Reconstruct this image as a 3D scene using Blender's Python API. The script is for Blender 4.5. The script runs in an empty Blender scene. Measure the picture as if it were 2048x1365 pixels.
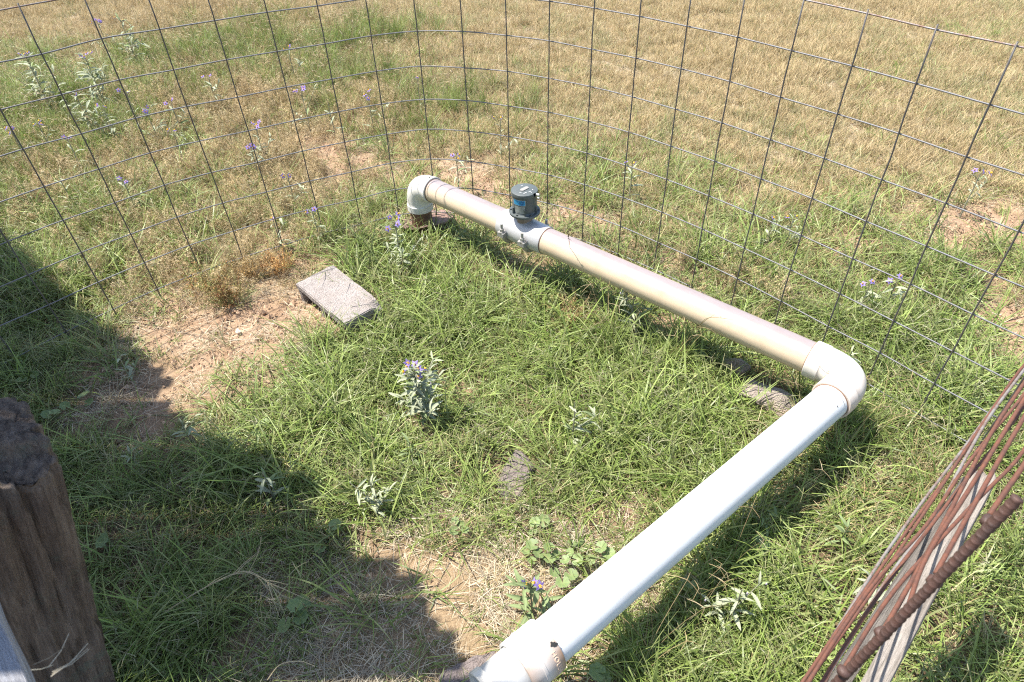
import bpy, bmesh, math, random
import numpy as np
from mathutils import Vector, Matrix, Euler
sc = bpy.context.scene
C = sc.collection
rnd = random.Random(7)
R_ = math.radians

# ------------------------------------------------------------------ camera
CAM_H, FPX, PITCH, ROLL = 1.83, 1330.717, R_(40.8877), R_(-2.1314)
_sp, _cp, _cr, _sr = math.sin(PITCH), math.cos(PITCH), math.cos(ROLL), math.sin(ROLL)
FW = np.array([0, _cp, -_sp]); _up = np.array([0, _sp, _cp]); _ri = np.array([1., 0, 0])
RI = _ri*_cr + _up*_sr; UP = -_ri*_sr + _up*_cr
CO = np.array([0, 0, CAM_H])
cam_d = bpy.data.cameras.new('camera'); cam = bpy.data.objects.new('camera', cam_d); C.objects.link(cam)
cam.matrix_world = Matrix(((RI[0], UP[0], -FW[0], 0), (RI[1], UP[1], -FW[1], 0), (RI[2], UP[2], -FW[2], CAM_H), (0, 0, 0, 1)))
cam_d.sensor_width = 36; cam_d.lens = 36*FPX/2048; cam_d.clip_start = .05; cam_d.clip_end = 600
cam_d.dof.use_dof = True; cam_d.dof.focus_distance = 2.5; cam_d.dof.aperture_fstop = 9
sc.camera = cam

# ------------------------------------------------------------------ light
SUN = np.array([.454, -.153, -1.]); SUN /= np.linalg.norm(SUN)      # way the light travels
SUN_EL = math.asin(-SUN[2]); SUN_AZ = math.atan2(-SUN[0], -SUN[1])   # azimuth from +Y, clockwise
w = bpy.data.worlds.new('World'); sc.world = w; w.use_nodes = True
nt = w.node_tree; bg = nt.nodes['Background']
sky = nt.nodes.new('ShaderNodeTexSky'); sky.sky_type = 'NISHITA'; sky.sun_disc = False
sky.sun_elevation = SUN_EL; sky.sun_rotation = SUN_AZ
nt.links.new(sky.outputs[0], bg.inputs[0]); bg.inputs[1].default_value = .13
sd = bpy.data.lights.new('sun', 'SUN'); sd.energy = 4.8; sd.angle = R_(.5); sd.color = (1, .95, .87)
so = bpy.data.objects.new('sun', sd); C.objects.link(so)
so.rotation_euler = Vector(SUN).to_track_quat('-Z', 'Y').to_euler(); so.location = (-3, 1, 6)
sc.view_settings.view_transform = 'Standard'; sc.view_settings.look = 'None'
sc.view_settings.exposure = 1.28; sc.view_settings.gamma = 1; sc.view_settings.use_curve_mapping = False
sc.cycles.max_bounces = 8; sc.cycles.transparent_max_bounces = 6; sc.cycles.use_denoising = False; sc.cycles.filter_width = 1.15

# ------------------------------------------------------------------ helpers
def at(u, v, z=0.):
    """point of the place seen at pixel (u, v) of the 2048 px photograph, on the level z"""
    d = FW + (u-1024)/FPX*RI + (682.5-v)/FPX*UP
    return CO + d*(z-CAM_H)/d[2]
def pix(P):
    d = np.asarray(P, float) - CO; k = d@FW
    k = np.where(k < .05, .05, k)
    return 1024 + FPX*(d@RI)/k, 682.5 - FPX*(d@UP)/k
def hash2(ix, iy, s):
    h = (ix.astype(np.int64)*374761393 + iy.astype(np.int64)*668265263 + s*144269) & 0x7fffffff
    h = ((h ^ (h >> 13))*1274126177) & 0x7fffffff
    return ((h ^ (h >> 16)) & 0xffff)/65535.
def vnoise(x, y, s=0):
    x = np.asarray(x, float); y = np.asarray(y, float)
    ix, iy = np.floor(x), np.floor(y); fx, fy = x-ix, y-iy
    fx = fx*fx*(3-2*fx); fy = fy*fy*(3-2*fy)
    a, b, c, d = hash2(ix, iy, s), hash2(ix+1, iy, s), hash2(ix, iy+1, s), hash2(ix+1, iy+1, s)
    return (a*(1-fx)+b*fx)*(1-fy) + (c*(1-fx)+d*fx)*fy
def fbm(x, y, s=0):
    return (vnoise(x, y, s)*.5 + vnoise(x*2.1, y*2.1, s+1)*.3 + vnoise(x*4.3, y*4.3, s+2)*.2)

def new_mesh(name, verts, faces, mat=None, smooth=False, cols=None):
    me = bpy.data.meshes.new(name)
    me.from_pydata([tuple(v) for v in verts], [], [tuple(f) for f in faces]); me.update()
    if mat: me.materials.append(mat)
    if smooth: me.polygons.foreach_set('use_smooth', [True]*len(me.polygons))
    if cols is not None:
        a = me.color_attributes.new('col', 'FLOAT_COLOR', 'POINT')
        c = np.ones((len(verts), 4)); c[:, :3] = cols; a.data.foreach_set('color', c.ravel())
    return me
def ob(name, me, parent=None, loc=None, rot=None, scale=None):
    o = bpy.data.objects.new(name, me); C.objects.link(o)
    if parent: o.parent = parent
    if loc is not None: o.location = tuple(loc)
    if rot is not None: o.rotation_euler = rot
    if scale is not None: o.scale = (scale,)*3 if np.isscalar(scale) else scale
    return o
def tag(o, label, cat, group=None, kind=None):
    if label: o['label'] = label
    if cat: o['category'] = cat
    if group: o['group'] = group
    if kind: o['kind'] = kind
    return o
def empty(name, loc, label, cat, group=None):
    o = bpy.data.objects.new(name, None); C.objects.link(o); o.location = tuple(loc); o.empty_display_size = .05
    return tag(o, label, cat, group)

class MB:
    def __init__(s): s.v = []; s.f = []; s.c = []
    def add(s, v, f, col=(1, 1, 1)):
        n = len(s.v); s.v += [tuple(p) for p in v]; s.f += [tuple(i+n for i in q) for q in f]
        if isinstance(col, np.ndarray) and col.ndim == 2: s.c += [tuple(q) for q in col]
        else: s.c += [tuple(col)]*len(v)
    def tube(s, pts, r, n=8, cap=True, col=(1, 1, 1)):
        P = np.array(pts, float); m = len(P); r = np.broadcast_to(np.asarray(r, float), (m,))
        T = np.gradient(P, axis=0); T /= np.linalg.norm(T, axis=1)[:, None]+1e-12
        ref = np.array([0, 0, 1.]) if abs(T[0][2]) < .9 else np.array([1., 0, 0])
        N = np.cross(ref, T[0]); N /= np.linalg.norm(N); vs = []
        for i in range(m):
            N = N - T[i]*(N@T[i]); N /= np.linalg.norm(N); Bn = np.cross(T[i], N)
            for k in range(n):
                a = 2*math.pi*k/n; vs.append(P[i] + r[i]*(math.cos(a)*N + math.sin(a)*Bn))
        fs = [(i*n+k, i*n+(k+1) % n, (i+1)*n+(k+1) % n, (i+1)*n+k) for i in range(m-1) for k in range(n)]
        if cap: fs += [tuple(range(n))[::-1], tuple(range((m-1)*n, m*n))]
        s.add(vs, fs, col)
    def box(s, c, d, M=None, col=(1, 1, 1)):
        v = np.array([[x, y, z] for x in (-.5, .5) for y in (-.5, .5) for z in (-.5, .5)])*np.array(d)
        if M is not None: v = v@np.array(M).T
        s.add(v+np.array(c), [(0, 1, 3, 2), (4, 6, 7, 5), (0, 4, 5, 1), (2, 3, 7, 6), (0, 2, 6, 4), (1, 5, 7, 3)], col)
    def mesh(s, name, mat, smooth=False, cols=False):
        return new_mesh(name, s.v, s.f, mat, smooth, np.array(s.c) if cols else None)
def sharp(o, ang=35):
    m = o.modifiers.new('split', 'EDGE_SPLIT'); m.split_angle = R_(ang); return o
def bevel(o, wd, seg=2):
    m = o.modifiers.new('bevel', 'BEVEL'); m.width = wd; m.segments = seg; m.limit_method = 'ANGLE'; return o

# ------------------------------------------------------------------ materials
def mat(name):
    m = bpy.data.materials.new(name); m.use_nodes = True; return m, m.node_tree, m.node_tree.nodes['Principled BSDF']
def nd(t, kind, **kw):
    n = t.nodes.new(kind)
    for k, v in kw.items(): setattr(n, k, v)
    return n
def noise(t, scale, detail=4, rough=.6, vec=None, dist=0):
    n = nd(t, 'ShaderNodeTexNoise'); n.inputs['Scale'].default_value = scale; n.inputs['Detail'].default_value = detail
    n.inputs['Roughness'].default_value = rough; n.inputs['Distortion'].default_value = dist
    if vec is not None: t.links.new(vec, n.inputs['Vector'])
    return n.outputs['Fac']
def ramp(t, fac, stops, interp='LINEAR'):
    n = nd(t, 'ShaderNodeValToRGB'); n.color_ramp.interpolation = interp
    e = n.color_ramp.elements
    while len(e) < len(stops): e.new(.5)
    for q, (p, c) in zip(e, stops):
        q.position = p; q.color = (*c, 1) if len(c) == 3 else c
    t.links.new(fac, n.inputs[0]); return n.outputs[0]
def mix(t, fac, a, b, mode='MIX'):
    n = nd(t, 'ShaderNodeMix', data_type='RGBA', blend_type=mode)
    for s, x in ((n.inputs[0], fac), (n.inputs[6], a), (n.inputs[7], b)):
        if isinstance(x, (int, float)): s.default_value = x
        elif isinstance(x, tuple): s.default_value = (*x, 1)
        else: t.links.new(x, s)
    return n.outputs[2]
def bump(t, b, h, strength, dist=.01):
    n = nd(t, 'ShaderNodeBump'); n.inputs['Strength'].default_value = strength; n.inputs['Distance'].default_value = dist
    t.links.new(h, n.inputs['Height']); t.links.new(n.outputs[0], b.inputs['Normal'])
def objco(t): return nd(t, 'ShaderNodeTexCoord').outputs['Object']
def colattr(t): return nd(t, 'ShaderNodeAttribute', attribute_name='col').outputs['Color']

def leaf_mat(name, trans=.3, rough=.5, vary=.3, spec=.35):
    """blade / leaf colour from the 'col' attribute, varied per copy, with light passing through"""
    m, t, b = mat(name)
    oi = nd(t, 'ShaderNodeObjectInfo')
    mr = nd(t, 'ShaderNodeMapRange'); mr.inputs[3].default_value = 1-vary; mr.inputs[4].default_value = 1+vary
    t.links.new(oi.outputs['Random'], mr.inputs[0])
    col = mix(t, 1.0, colattr(t), mr.outputs[0], 'MULTIPLY')
    t.links.new(col, b.inputs['Base Color']); b.inputs['Roughness'].default_value = rough
    b.inputs['Specular IOR Level'].default_value = spec
    tr = nd(t, 'ShaderNodeBsdfTranslucent'); t.links.new(col, tr.inputs['Color'])
    mx = nd(t, 'ShaderNodeMixShader'); mx.inputs[0].default_value = trans
    t.links.new(b.outputs[0], mx.inputs[1]); t.links.new(tr.outputs[0], mx.inputs[2])
    t.links.new(mx.outputs[0], t.nodes['Material Output'].inputs[0]); return m
M_GRASS = leaf_mat('grass_blades', .36, .42, .28)
M_STRAW = leaf_mat('dry_blades', .22, .6, .22, .2)
M_LEAF = leaf_mat('silvery_leaves', .18, .7, .12, .15)
M_MALLOW = leaf_mat('mallow_leaves', .25, .5, .15, .3)
M_PETAL = leaf_mat('violet_petals', .3, .6, .12, .2)

def ground_mat():
    m, t, b = mat('sandy_soil'); v = objco(t)
    sand = ramp(t, noise(t, 9, 8, .7, v), [(.3, (.24, .155, .095)), (.5, (.345, .235, .155)), (.72, (.45, .325, .225))])
    grit = ramp(t, noise(t, 220, 3, .7, v), [(.3, (.55, .5, .45)), (.5, (1, 1, 1)), (.7, (1.25, 1.2, 1.15))])
    sand = mix(t, .8, sand, grit, 'MULTIPLY')
    humus = ramp(t, noise(t, 60, 6, .8, v), [(.3, (.06, .042, .025)), (.5, (.14, .1, .06)), (.72, (.3, .22, .13))])
    thatch = ramp(t, noise(t, 150, 4, .8, v), [(.3, (.16, .11, .06)), (.5, (.36, .27, .15)), (.7, (.5, .39, .23))])
    s = nd(t, 'ShaderNodeSeparateColor'); t.links.new(colattr(t), s.inputs[0])
    c = mix(t, s.outputs[1], sand, thatch); c = mix(t, s.outputs[0], c, humus)
    t.links.new(c, b.inputs['Base Color']); b.inputs['Roughness'].default_value = .95; b.inputs['Specular IOR Level'].default_value = .1
    h = nd(t, 'ShaderNodeMath', operation='ADD'); t.links.new(noise(t, 45, 8, .75, v), h.inputs[0]); t.links.new(noise(t, 300, 2, .6, v), h.inputs[1])
    bump(t, b, h.outputs[0], .7, .012); return m
def pvc_mat():
    m, t, b = mat('weathered_pvc'); v = objco(t)
    c = mix(t, 1.0, colattr(t), ramp(t, noise(t, 14, 6, .7, v), [(.25, (.9, .87, .84)), (.5, (1, 1, 1)), (.8, (1.0, .98, .96))]), 'MULTIPLY')
    sp = ramp(t, noise(t, 90, 2, .5, v), [(.2, (.82, .8, .78)), (.28, (1, 1, 1)), (1, (1, 1, 1))])
    c = mix(t, .6, c, sp, 'MULTIPLY')
    t.links.new(c, b.inputs['Base Color']); b.inputs['Roughness'].default_value = .42; b.inputs['Specular IOR Level'].default_value = .4
    bump(t, b, noise(t, 60, 4, .6, v), .05, .004); return m
def metal_mat(name, base, rust, lo, hi, metallic=.5, rough=.55, scale=40, bs=.3):
    m, t, b = mat(name); v = objco(t); f = noise(t, scale, 6, .75, v)
    t.links.new(ramp(t, f, [(lo, base), (hi, rust)]), b.inputs['Base Color'])
    k = ramp(t, f, [(lo, (metallic,)*3), (hi, (0, 0, 0))]); t.links.new(k, b.inputs['Metallic'])
    b.inputs['Roughness'].default_value = rough; bump(t, b, noise(t, scale*4, 4, .7, v), bs, .002); return m
M_PVC = pvc_mat()
M_WIREV = metal_mat('dark_wire', (.10, .097, .095), (.07, .045, .032), .45, .7, .3, .55)
M_WIREH = metal_mat('galvanised_wire', (.15, .15, .158), (.11, .085, .065), .5, .75, .3, .55)
M_RUST = metal_mat('rusty_rod', (.15, .055, .030), (.055, .027, .02), .35, .7, .1, .75, 55, .5)
M_RUSTGREY = metal_mat('rod_losing_zinc', (.22, .205, .19), (.11, .055, .035), .44, .62, .35, .6, 30, .4)
M_BAR = metal_mat('ribbed_bar_rust', (.085, .043, .032), (.04, .024, .02), .35, .7, .25, .6, 60, .4)
M_CASING = metal_mat('rusty_casing', (.20, .11, .055), (.07, .04, .028), .35, .65, .15, .7, 30, .5)
M_PLATE = metal_mat('scaly_rust_plate', (.30, .19, .15), (.12, .075, .06), .35, .68, .1, .8, 60, .7)
M_STEEL = metal_mat('grey_steel', (.34, .33, .31), (.2, .15, .11), .5, .75, .5, .5, 60, .3)
M_SADDLE = metal_mat('silver_paint', (.46, .45, .445), (.24, .19, .16), .58, .72, .25, .45, 26, .15)
M_METER = metal_mat('grey_meter_paint', (.082, .096, .094), (.065, .072, .07), .4, .7, .1, .5, 60, .1)
def plain(name, c, rough=.6, metallic=0, var=.12, scale=60):
    m, t, b = mat(name); v = objco(t)
    t.links.new(ramp(t, noise(t, scale, 4, .7, v), [(.3, tuple(q*(1-var) for q in c)), (.7, tuple(min(1, q*(1+var)) for q in c))]), b.inputs['Base Color'])
    b.inputs['Roughness'].default_value = rough; b.inputs['Metallic'].default_value = metallic; return m
M_BLUE = plain('blue_sticker', (.04, .25, .46), .35, 0, .3, 40)
M_NAVY = plain('dark_blue_print', (.02, .09, .22), .4)
M_PAPER = plain('grey_nameplate', (.24, .25, .23), .5, 0, .35, 120)
M_WHITEMARK = plain('white_paint_marks', (.42, .42, .41), .6, 0, .2)
M_BLACK = plain('black_marks', (.02, .018, .016), .6)
M_YELLOW = plain('yellow_stamens', (.75, .42, .02), .6)
M_BUD = plain('grey_violet_buds', (.34, .30, .36), .7)
M_SEAM = plain('brown_glue_line', (.18, .10, .06), .7)
def concrete_mat(name, tint=(1, 1, 1)):
    m, t, b = mat(name); v = objco(t)
    c = ramp(t, noise(t, 8, 6, .7, v), [(.3, (.26, .225, .20)), (.55, (.31, .28, .265)), (.75, (.36, .28, .20))])
    vo = nd(t, 'ShaderNodeTexVoronoi'); vo.inputs['Scale'].default_value = 170; t.links.new(v, vo.inputs['Vector'])
    g = ramp(t, vo.outputs['Distance'], [(.1, (.5, .48, .46)), (.35, (1, 1, 1)), (.8, (1.12, 1.1, 1.08))])
    c = mix(t, .8, c, g, 'MULTIPLY'); c = mix(t, 1., c, tint, 'MULTIPLY')
    c = mix(t, .5, c, ramp(t, noise(t, 260, 2, .5, v), [(.35, (.4, .38, .36)), (.5, (1, 1, 1)), (.7, (1.3, 1.28, 1.25))]), 'MULTIPLY')
    t.links.new(c, b.inputs['Base Color']); b.inputs['Roughness'].default_value = .95; b.inputs['Specular IOR Level'].default_value = .15
    h = nd(t, 'ShaderNodeMath', operation='ADD'); t.links.new(vo.outputs['Distance'], h.inputs[0]); t.links.new(noise(t, 120, 5, .7, v), h.inputs[1])
    bump(t, b, h.outputs[0], .8, .006); return m
M_BLOCK = concrete_mat('cinder_concrete'); M_RUBBLE = concrete_mat('broken_concrete', (.95, .9, .84)); M_DARKSTONE = concrete_mat('dark_slab_stone', (.62, .58, .58))
M_PEBBLE = plain('pale_pebble', (.62, .50, .38), .9, 0, .25, 80)
def wood_mat(name, a, b_, c_, lichen=None, axis=2, scale=22):
    """grain runs along one axis of the object"""
    m, t, b = mat(name); co = objco(t)
    mp = nd(t, 'ShaderNodeMapping'); s = [1, 1, 1]; s[axis] = .06; mp.inputs['Scale'].default_value = s; t.links.new(co, mp.inputs[0])
    g1 = noise(t, scale*3, 8, .75, mp.outputs[0], .8); g2 = noise(t, scale*12, 4, .7, mp.outputs[0], .3)
    c = ramp(t, g1, [(.28, a), (.5, b_), (.72, c_)])
    c = mix(t, .6, c, ramp(t, g2, [(.3, (.4, .38, .36)), (.5, (1, 1, 1)), (.75, (1.2, 1.2, 1.2))]), 'MULTIPLY')
    if lichen: c = mix(t, ramp(t, noise(t, 14, 6, .7, co), [(.56, (0, 0, 0)), (.68, (.75, .75, .75))]), c, lichen)
    t.links.new(c, b.inputs['Base Color']); b.inputs['Roughness'].default_value = .9; b.inputs['Specular IOR Level'].default_value = .15
    h = nd(t, 'ShaderNodeMath', operation='ADD'); t.links.new(g1, h.inputs[0]); t.links.new(g2, h.inputs[1])
    bump(t, b, h.outputs[0], .9, .006); return m
M_POST = wood_mat('weathered_dark_post', (.052, .040, .032), (.15, .117, .095), (.24, .195, .16), (.125, .14, .11))
M_LATH = wood_mat('silver_grey_lath', (.12, .105, .09), (.25, .22, .19), (.34, .305, .27), axis=0)
M_PLANK = wood_mat('bluish_grey_plank', (.16, .155, .16), (.30, .30, .32), (.42, .42, .44), axis=0)
M_ROOF = wood_mat('roof_boards', (.12, .09, .07), (.24, .19, .15), (.33, .28, .22), axis=0)

# ------------------------------------------------------------------ what grows where (read off the photograph, laid out on the ground)
def grid(s): return np.array([[int(c) for c in r.split()] for r in s.strip().split('\n')], float)/9
G_ = grid("""3 2 2 1 2 3 3 3 1 1 1 1 1 1 1 1 1 1 2 2
6 7 7 6 6 5 4 3 3 2 2 2 1 1 1 1 2 2 2 2
8 8 7 5 3 2 3 3 3 3 3 2 2 1 1 2 2 2 2 2
7 5 4 4 3 3 1 3 2 3 4 5 5 4 2 2 2 2 2 2
7 6 4 5 4 4 5 7 4 3 2 4 5 6 5 4 4 3 2 2
8 7 5 3 3 1 3 7 7 5 3 3 4 3 5 6 6 6 5 4
8 8 3 1 0 1 3 7 8 8 8 6 4 5 7 7 7 8 7 3
7 5 3 1 1 3 7 8 8 8 9 9 9 8 7 7 8 8 8 3
6 3 2 3 5 7 8 8 8 9 9 9 9 8 7 8 8 7 8 7
7 6 6 6 7 7 7 8 8 8 7 8 8 8 8 7 5 4 6 7
7 8 8 7 7 6 5 6 6 6 7 6 4 7 8 8 7 5 5 7
7 8 8 8 8 6 4 3 2 1 2 3 5 7 8 9 9 8 7 7
7 8 8 8 7 5 3 2 2 1 1 2 5 8 9 9 9 8 8 8
7 8 8 7 5 3 2 2 2 2 3 5 6 8 9 9 9 9 9 9""")
D_ = grid("""7 7 8 9 8 7 7 7 9 9 9 9 9 9 9 9 9 9 9 9
4 4 4 4 4 5 6 7 8 8 9 9 9 9 9 9 9 9 9 9
3 3 4 7 8 8 5 6 8 8 8 8 9 9 9 9 9 9 9 9
3 5 7 7 8 6 1 5 3 4 5 6 7 8 9 9 9 9 8 7
3 5 7 6 6 6 4 2 2 1 2 3 3 5 6 6 6 4 2 2
2 3 5 8 8 5 1 1 2 2 4 4 3 2 3 3 2 2 2 2
1 1 2 2 2 1 1 1 1 1 1 2 2 2 1 1 1 1 1 1
1 1 1 1 0 0 1 1 1 1 1 1 1 1 1 1 1 1 1 0
1 1 1 1 1 1 1 1 1 1 1 1 1 1 1 1 1 2 1 1
1 1 1 1 1 1 1 1 1 1 1 1 1 1 1 1 4 5 2 1
1 1 1 1 1 1 1 1 1 1 1 1 1 1 1 1 3 5 3 1
1 1 1 1 1 1 1 1 1 1 1 1 1 1 1 1 1 1 1 1
1 1 1 1 1 1 1 1 1 1 1 1 1 1 1 1 1 1 1 1
1 1 1 1 1 1 1 1 1 1 1 1 1 1 1 1 1 1 1 1""")
L_ = grid("""4 4 4 4 4 4 4 4 5 5 5 5 5 5 5 5 5 5 5 5
2 2 2 2 3 3 3 3 5 5 5 5 5 5 5 5 5 5 5 5
2 2 2 3 3 3 2 3 4 4 4 5 5 5 5 5 5 5 5 5
2 2 3 3 3 3 1 3 2 2 2 3 3 4 5 5 5 5 4 2
2 2 3 3 3 3 2 2 2 1 1 2 2 2 3 3 3 2 1 1
1 2 2 3 3 3 2 2 2 2 3 2 2 1 2 2 2 2 2 1
1 1 2 3 3 3 2 2 2 2 2 2 2 2 2 2 2 2 2 1
2 3 4 4 3 3 2 2 2 2 2 2 2 2 2 2 2 2 2 1
2 4 5 5 3 2 2 2 2 2 2 2 2 2 2 2 2 3 2 2
1 2 2 3 3 2 2 2 2 3 4 3 2 2 2 2 4 6 4 2
1 1 2 2 3 4 5 5 6 6 4 5 7 3 2 2 4 6 5 2
1 1 1 1 3 4 7 9 9 9 9 8 6 4 2 2 2 2 2 2
1 1 1 2 4 7 9 9 9 9 9 9 7 3 2 2 2 2 2 2
1 1 2 4 7 9 9 9 9 9 9 7 5 3 2 2 2 2 2 2""")
def field(A, x, y):
    u, v = pix(np.stack([x, y, np.zeros_like(x)], -1))
    gx = np.clip(u/102.4-.5, 0, 18.999); gy = np.clip(v/97.5-.5, 0, 12.999)
    ix, iy = gx.astype(int), gy.astype(int); fx, fy = gx-ix, gy-iy
    return (A[iy, ix]*(1-fx)+A[iy, ix+1]*fx)*(1-fy) + (A[iy+1, ix]*(1-fx)+A[iy+1, ix+1]*fx)*fy
# bare spots: pixel, radius in metres
BARE = [(660, 300, .28), (720, 330, .22), (620, 285, .2), (930, 345, .2), (985, 370, .2), (880, 335, .15), (1130, 420, .17), (1200, 440, .13),
        (1405, 555, .13), (1340, 525, .10), (1950, 440, .3), (2020, 640, .22), (2030, 690, .2), (1990, 600, .16), (1900, 470, .2), (1720, 490, .15),
        (2060, 470, .3), (560, 490, .18), (600, 520, .12), (420, 640, .2), (350, 620, .16), (500, 640, .18), (560, 650, .14), (470, 690, .16), (330, 680, .14),
        (590, 620, .12), (650, 510, .09), (250, 790, .12), (300, 830, .12), (190, 760, .10), (1090, 545, .1), (1340, 650, .08), (1180, 690, .05), (940, 780, .07)]
def bare(x, y):
    s = np.zeros_like(x)
    for u, v, r in BARE:
        p = at(u, v); s = np.maximum(s, np.exp(-((x-p[0])**2+(y-p[1])**2)/(2*(r*.62)**2)))
    return s
def gz(x, y):
    x = np.asarray(x, float); y = np.asarray(y, float)
    return (fbm(x*.9+3, y*.9, 5)-.5)*.05 + (vnoise(x*4, y*4, 9)-.5)*.02

def axis_pts(a, b, step, far):
    c = list(np.arange(a, b+1e-6, step)); s = step; lo, hi = [], []
    p = b
    while p < far: s *= 1.45; p += s; hi.append(p)
    p = a; s = step
    while p > -far: s *= 1.45; p -= s; lo.append(p)
    return np.array(lo[::-1]+c+hi)
gx = axis_pts(-6, 6, .04, 300); gy = axis_pts(-.5, 9, .04, 300)
XX, YY = np.meshgrid(gx, gy); nx, ny = len(gx), len(gy)
near = np.exp(-np.maximum(0, np.hypot(XX, YY-4)-8)/10)
ZZ = gz(XX, YY)*near + (fbm(XX*22, YY*22, 41)-.5)*.014*near*np.clip(.4+bare(XX, YY), 0, 1)
gi = np.arange(nx*ny).reshape(ny, nx)
gf = np.stack([gi[:-1, :-1], gi[:-1, 1:], gi[1:, 1:], gi[1:, :-1]], -1).reshape(-1, 4)
xf, yf = XX.ravel(), YY.ravel(); yc = np.clip(yf, .3, 60)
Gf, Df, Lf, Bf = field(G_, xf, yc), field(D_, xf, yc), field(L_, xf, yc), bare(xf, yf)
nz = fbm(xf*3, yf*3, 77)
col = np.stack([np.clip(Gf*1.5-.15+(nz-.5)*.8, 0, .95)*(1-Bf*.85), np.clip(Df*.9+Lf*.4+(nz-.5)*.6, 0, .9)*(1-Bf*.85), Bf], -1)
ground = ob('ground', new_mesh('ground', np.stack([xf, yf, ZZ.ravel()], -1), gf.tolist(), ground_mat(), True, col)); ground['kind'] = 'structure'

# ------------------------------------------------------------------ grass: tuft kinds, set out by geometry nodes
def blades(n, L, W, spread, lean, curl, cols, seg=4, seed=0, flat=0., base=(.27, .27, .12)):
    """n curved tapering blades; returns verts, faces, colours"""
    r = np.random.RandomState(seed); V, F, K = [], [], []
    for i in range(n):
        a = r.rand()*2*math.pi; q = math.sqrt(r.rand())*spread; ph = r.rand()*2*math.pi
        l = r.uniform(*L); wd = r.uniform(*W)/2; t0 = r.uniform(*lean); k = r.uniform(*curl)/seg; tw = r.uniform(-.6, .6)
        p = np.array([q*math.cos(a), q*math.sin(a), r.uniform(0, .012) if flat else -.004])
        side = np.array([-math.sin(ph+tw), math.cos(ph+tw), r.uniform(-.3, .3)]); c = np.array(cols[r.randint(len(cols))])*r.uniform(.8, 1.2)
        n0 = len(V); th = t0
        for j in range(seg+1):
            s = j/seg; ww = wd*(1-s**1.8)*(.55+.45*min(1, s*4)) if j < seg else wd*.06
            V += [p-side*ww, p+side*ww]; cc = c*(.85+.25*s) if not flat else c
            m_ = max(0, 1-s*3.2) if base is not None else 0; cc = cc*(1-m_)+np.array(base if base is not None else c)*m_
            K += [cc, cc]
            th += k; th = min(th, 2.3); st = l/seg
            p = p+np.array([math.sin(th)*math.cos(ph), math.sin(th)*math.sin(ph), math.cos(th)])*st
            ph += r.uniform(-.12, .12)
            if p[2] < .002: p[2] = .002+.004*r.rand()
        for j in range(seg): F.append((n0+2*j, n0+2*j+1, n0+2*j+3, n0+2*j+2))
    return V, F, K
GREENS = [(.175, .245, .052), (.225, .295, .07), (.125, .185, .038), (.27, .33, .10), (.29, .315, .125), (.20, .25, .08)]
STRAWS = [(.50, .385, .205), (.42, .32, .165), (.56, .45, .265), (.35, .26, .135), (.47, .375, .225)]
GREYSTRAW = [(.47, .41, .30), (.55, .48, .36), (.38, .31, .22), (.58, .50, .35), (.28, .22, .15)]
def stalks(n, L, cols, seed, fingers=4, flen=.045):
    """thin stems with a few seed fingers spread at the top"""
    r = np.random.RandomState(seed); mb = MB()
    for i in range(n):
        a = r.rand()*6.28; p = np.array([r.uniform(-.02, .02), r.uniform(-.02, .02), 0]); l = r.uniform(*L); ln = r.uniform(.1, .6)
        c = np.array(cols[r.randint(len(cols))])*r.uniform(.8, 1.15); pts = [p]
        for j in range(4):
            th = ln*(j+1)/3; pts.append(pts[-1]+np.array([math.sin(th)*math.cos(a), math.sin(th)*math.sin(a), math.cos(th)])*l/4)
        mb.tube(pts, [.0009, .0009, .0008, .0007, .0006], 3, False, c)
        for k in range(fingers):
            b = a+6.28*k/max(1, fingers)+r.uniform(-.4, .4); e = pts[-1]
            d = np.array([math.cos(b)*.9, math.sin(b)*.9, r.uniform(-.1, .5)])*flen*r.uniform(.7, 1.1)
            mb.tube([e, e+d*.5, e+d+np.array([0, 0, -.006])], [.0009, .0010, .0005], 3, False, c*r.uniform(.8, 1.1))
    return mb.v, mb.f, mb.c
def froth(seed, h=.16, n=5):
    """finely branched dry panicles"""
    r = np.random.RandomState(seed); mb = MB()
    for i in range(n):
        a = r.rand()*6.28; p = np.array([r.uniform(-.03, .03), r.uniform(-.03, .03), 0]); l = h*r.uniform(.6, 1.1); ln = r.uniform(.05, .5)
        d = np.array([math.sin(ln)*math.cos(a), math.sin(ln)*math.sin(a), math.cos(ln)]); c = np.array(STRAWS[r.randint(5)])*r.uniform(.85, 1.15)
        mb.tube([p, p+d*l*.5, p+d*l], [.0009, .0008, .0005], 3, False, c)
        for k in range(16):
            s = r.uniform(.25, 1); b = r.rand()*6.28; e = p+d*l*s; q = np.array([math.cos(b), math.sin(b), r.uniform(.1, .9)])*r.uniform(.015, .05)*(1.25-s)
            mb.tube([e, e+q], [.00055, .0004], 3, False, c)
            for z in range(3):
                g = e+q*r.uniform(.5, 1.); gg = r.normal(size=3)*.006
                mb.add([g, g+gg*.6+[.0012, 0, .0], g+gg, g+gg*.6-[.0012, 0, 0]], [(0, 1, 2, 3)], c*1.15)
    return mb.v, mb.f, mb.c
def kinds(name, builders, mt):
    k = bpy.data.collections.new(name)
    for i, (v, f, c) in enumerate(builders):
        o = bpy.data.objects.new('%s_%02d' % (name, i), new_mesh(name, v, f, mt, False, np.array(c))); k.objects.link(o)
    return k
def join3(*a):
    V, F, K = [], [], []
    for v, f, c in a:
        n = len(V); V += list(v); F += [tuple(i+n for i in q) for q in f]; K += list(c)
    return V, F, K
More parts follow.
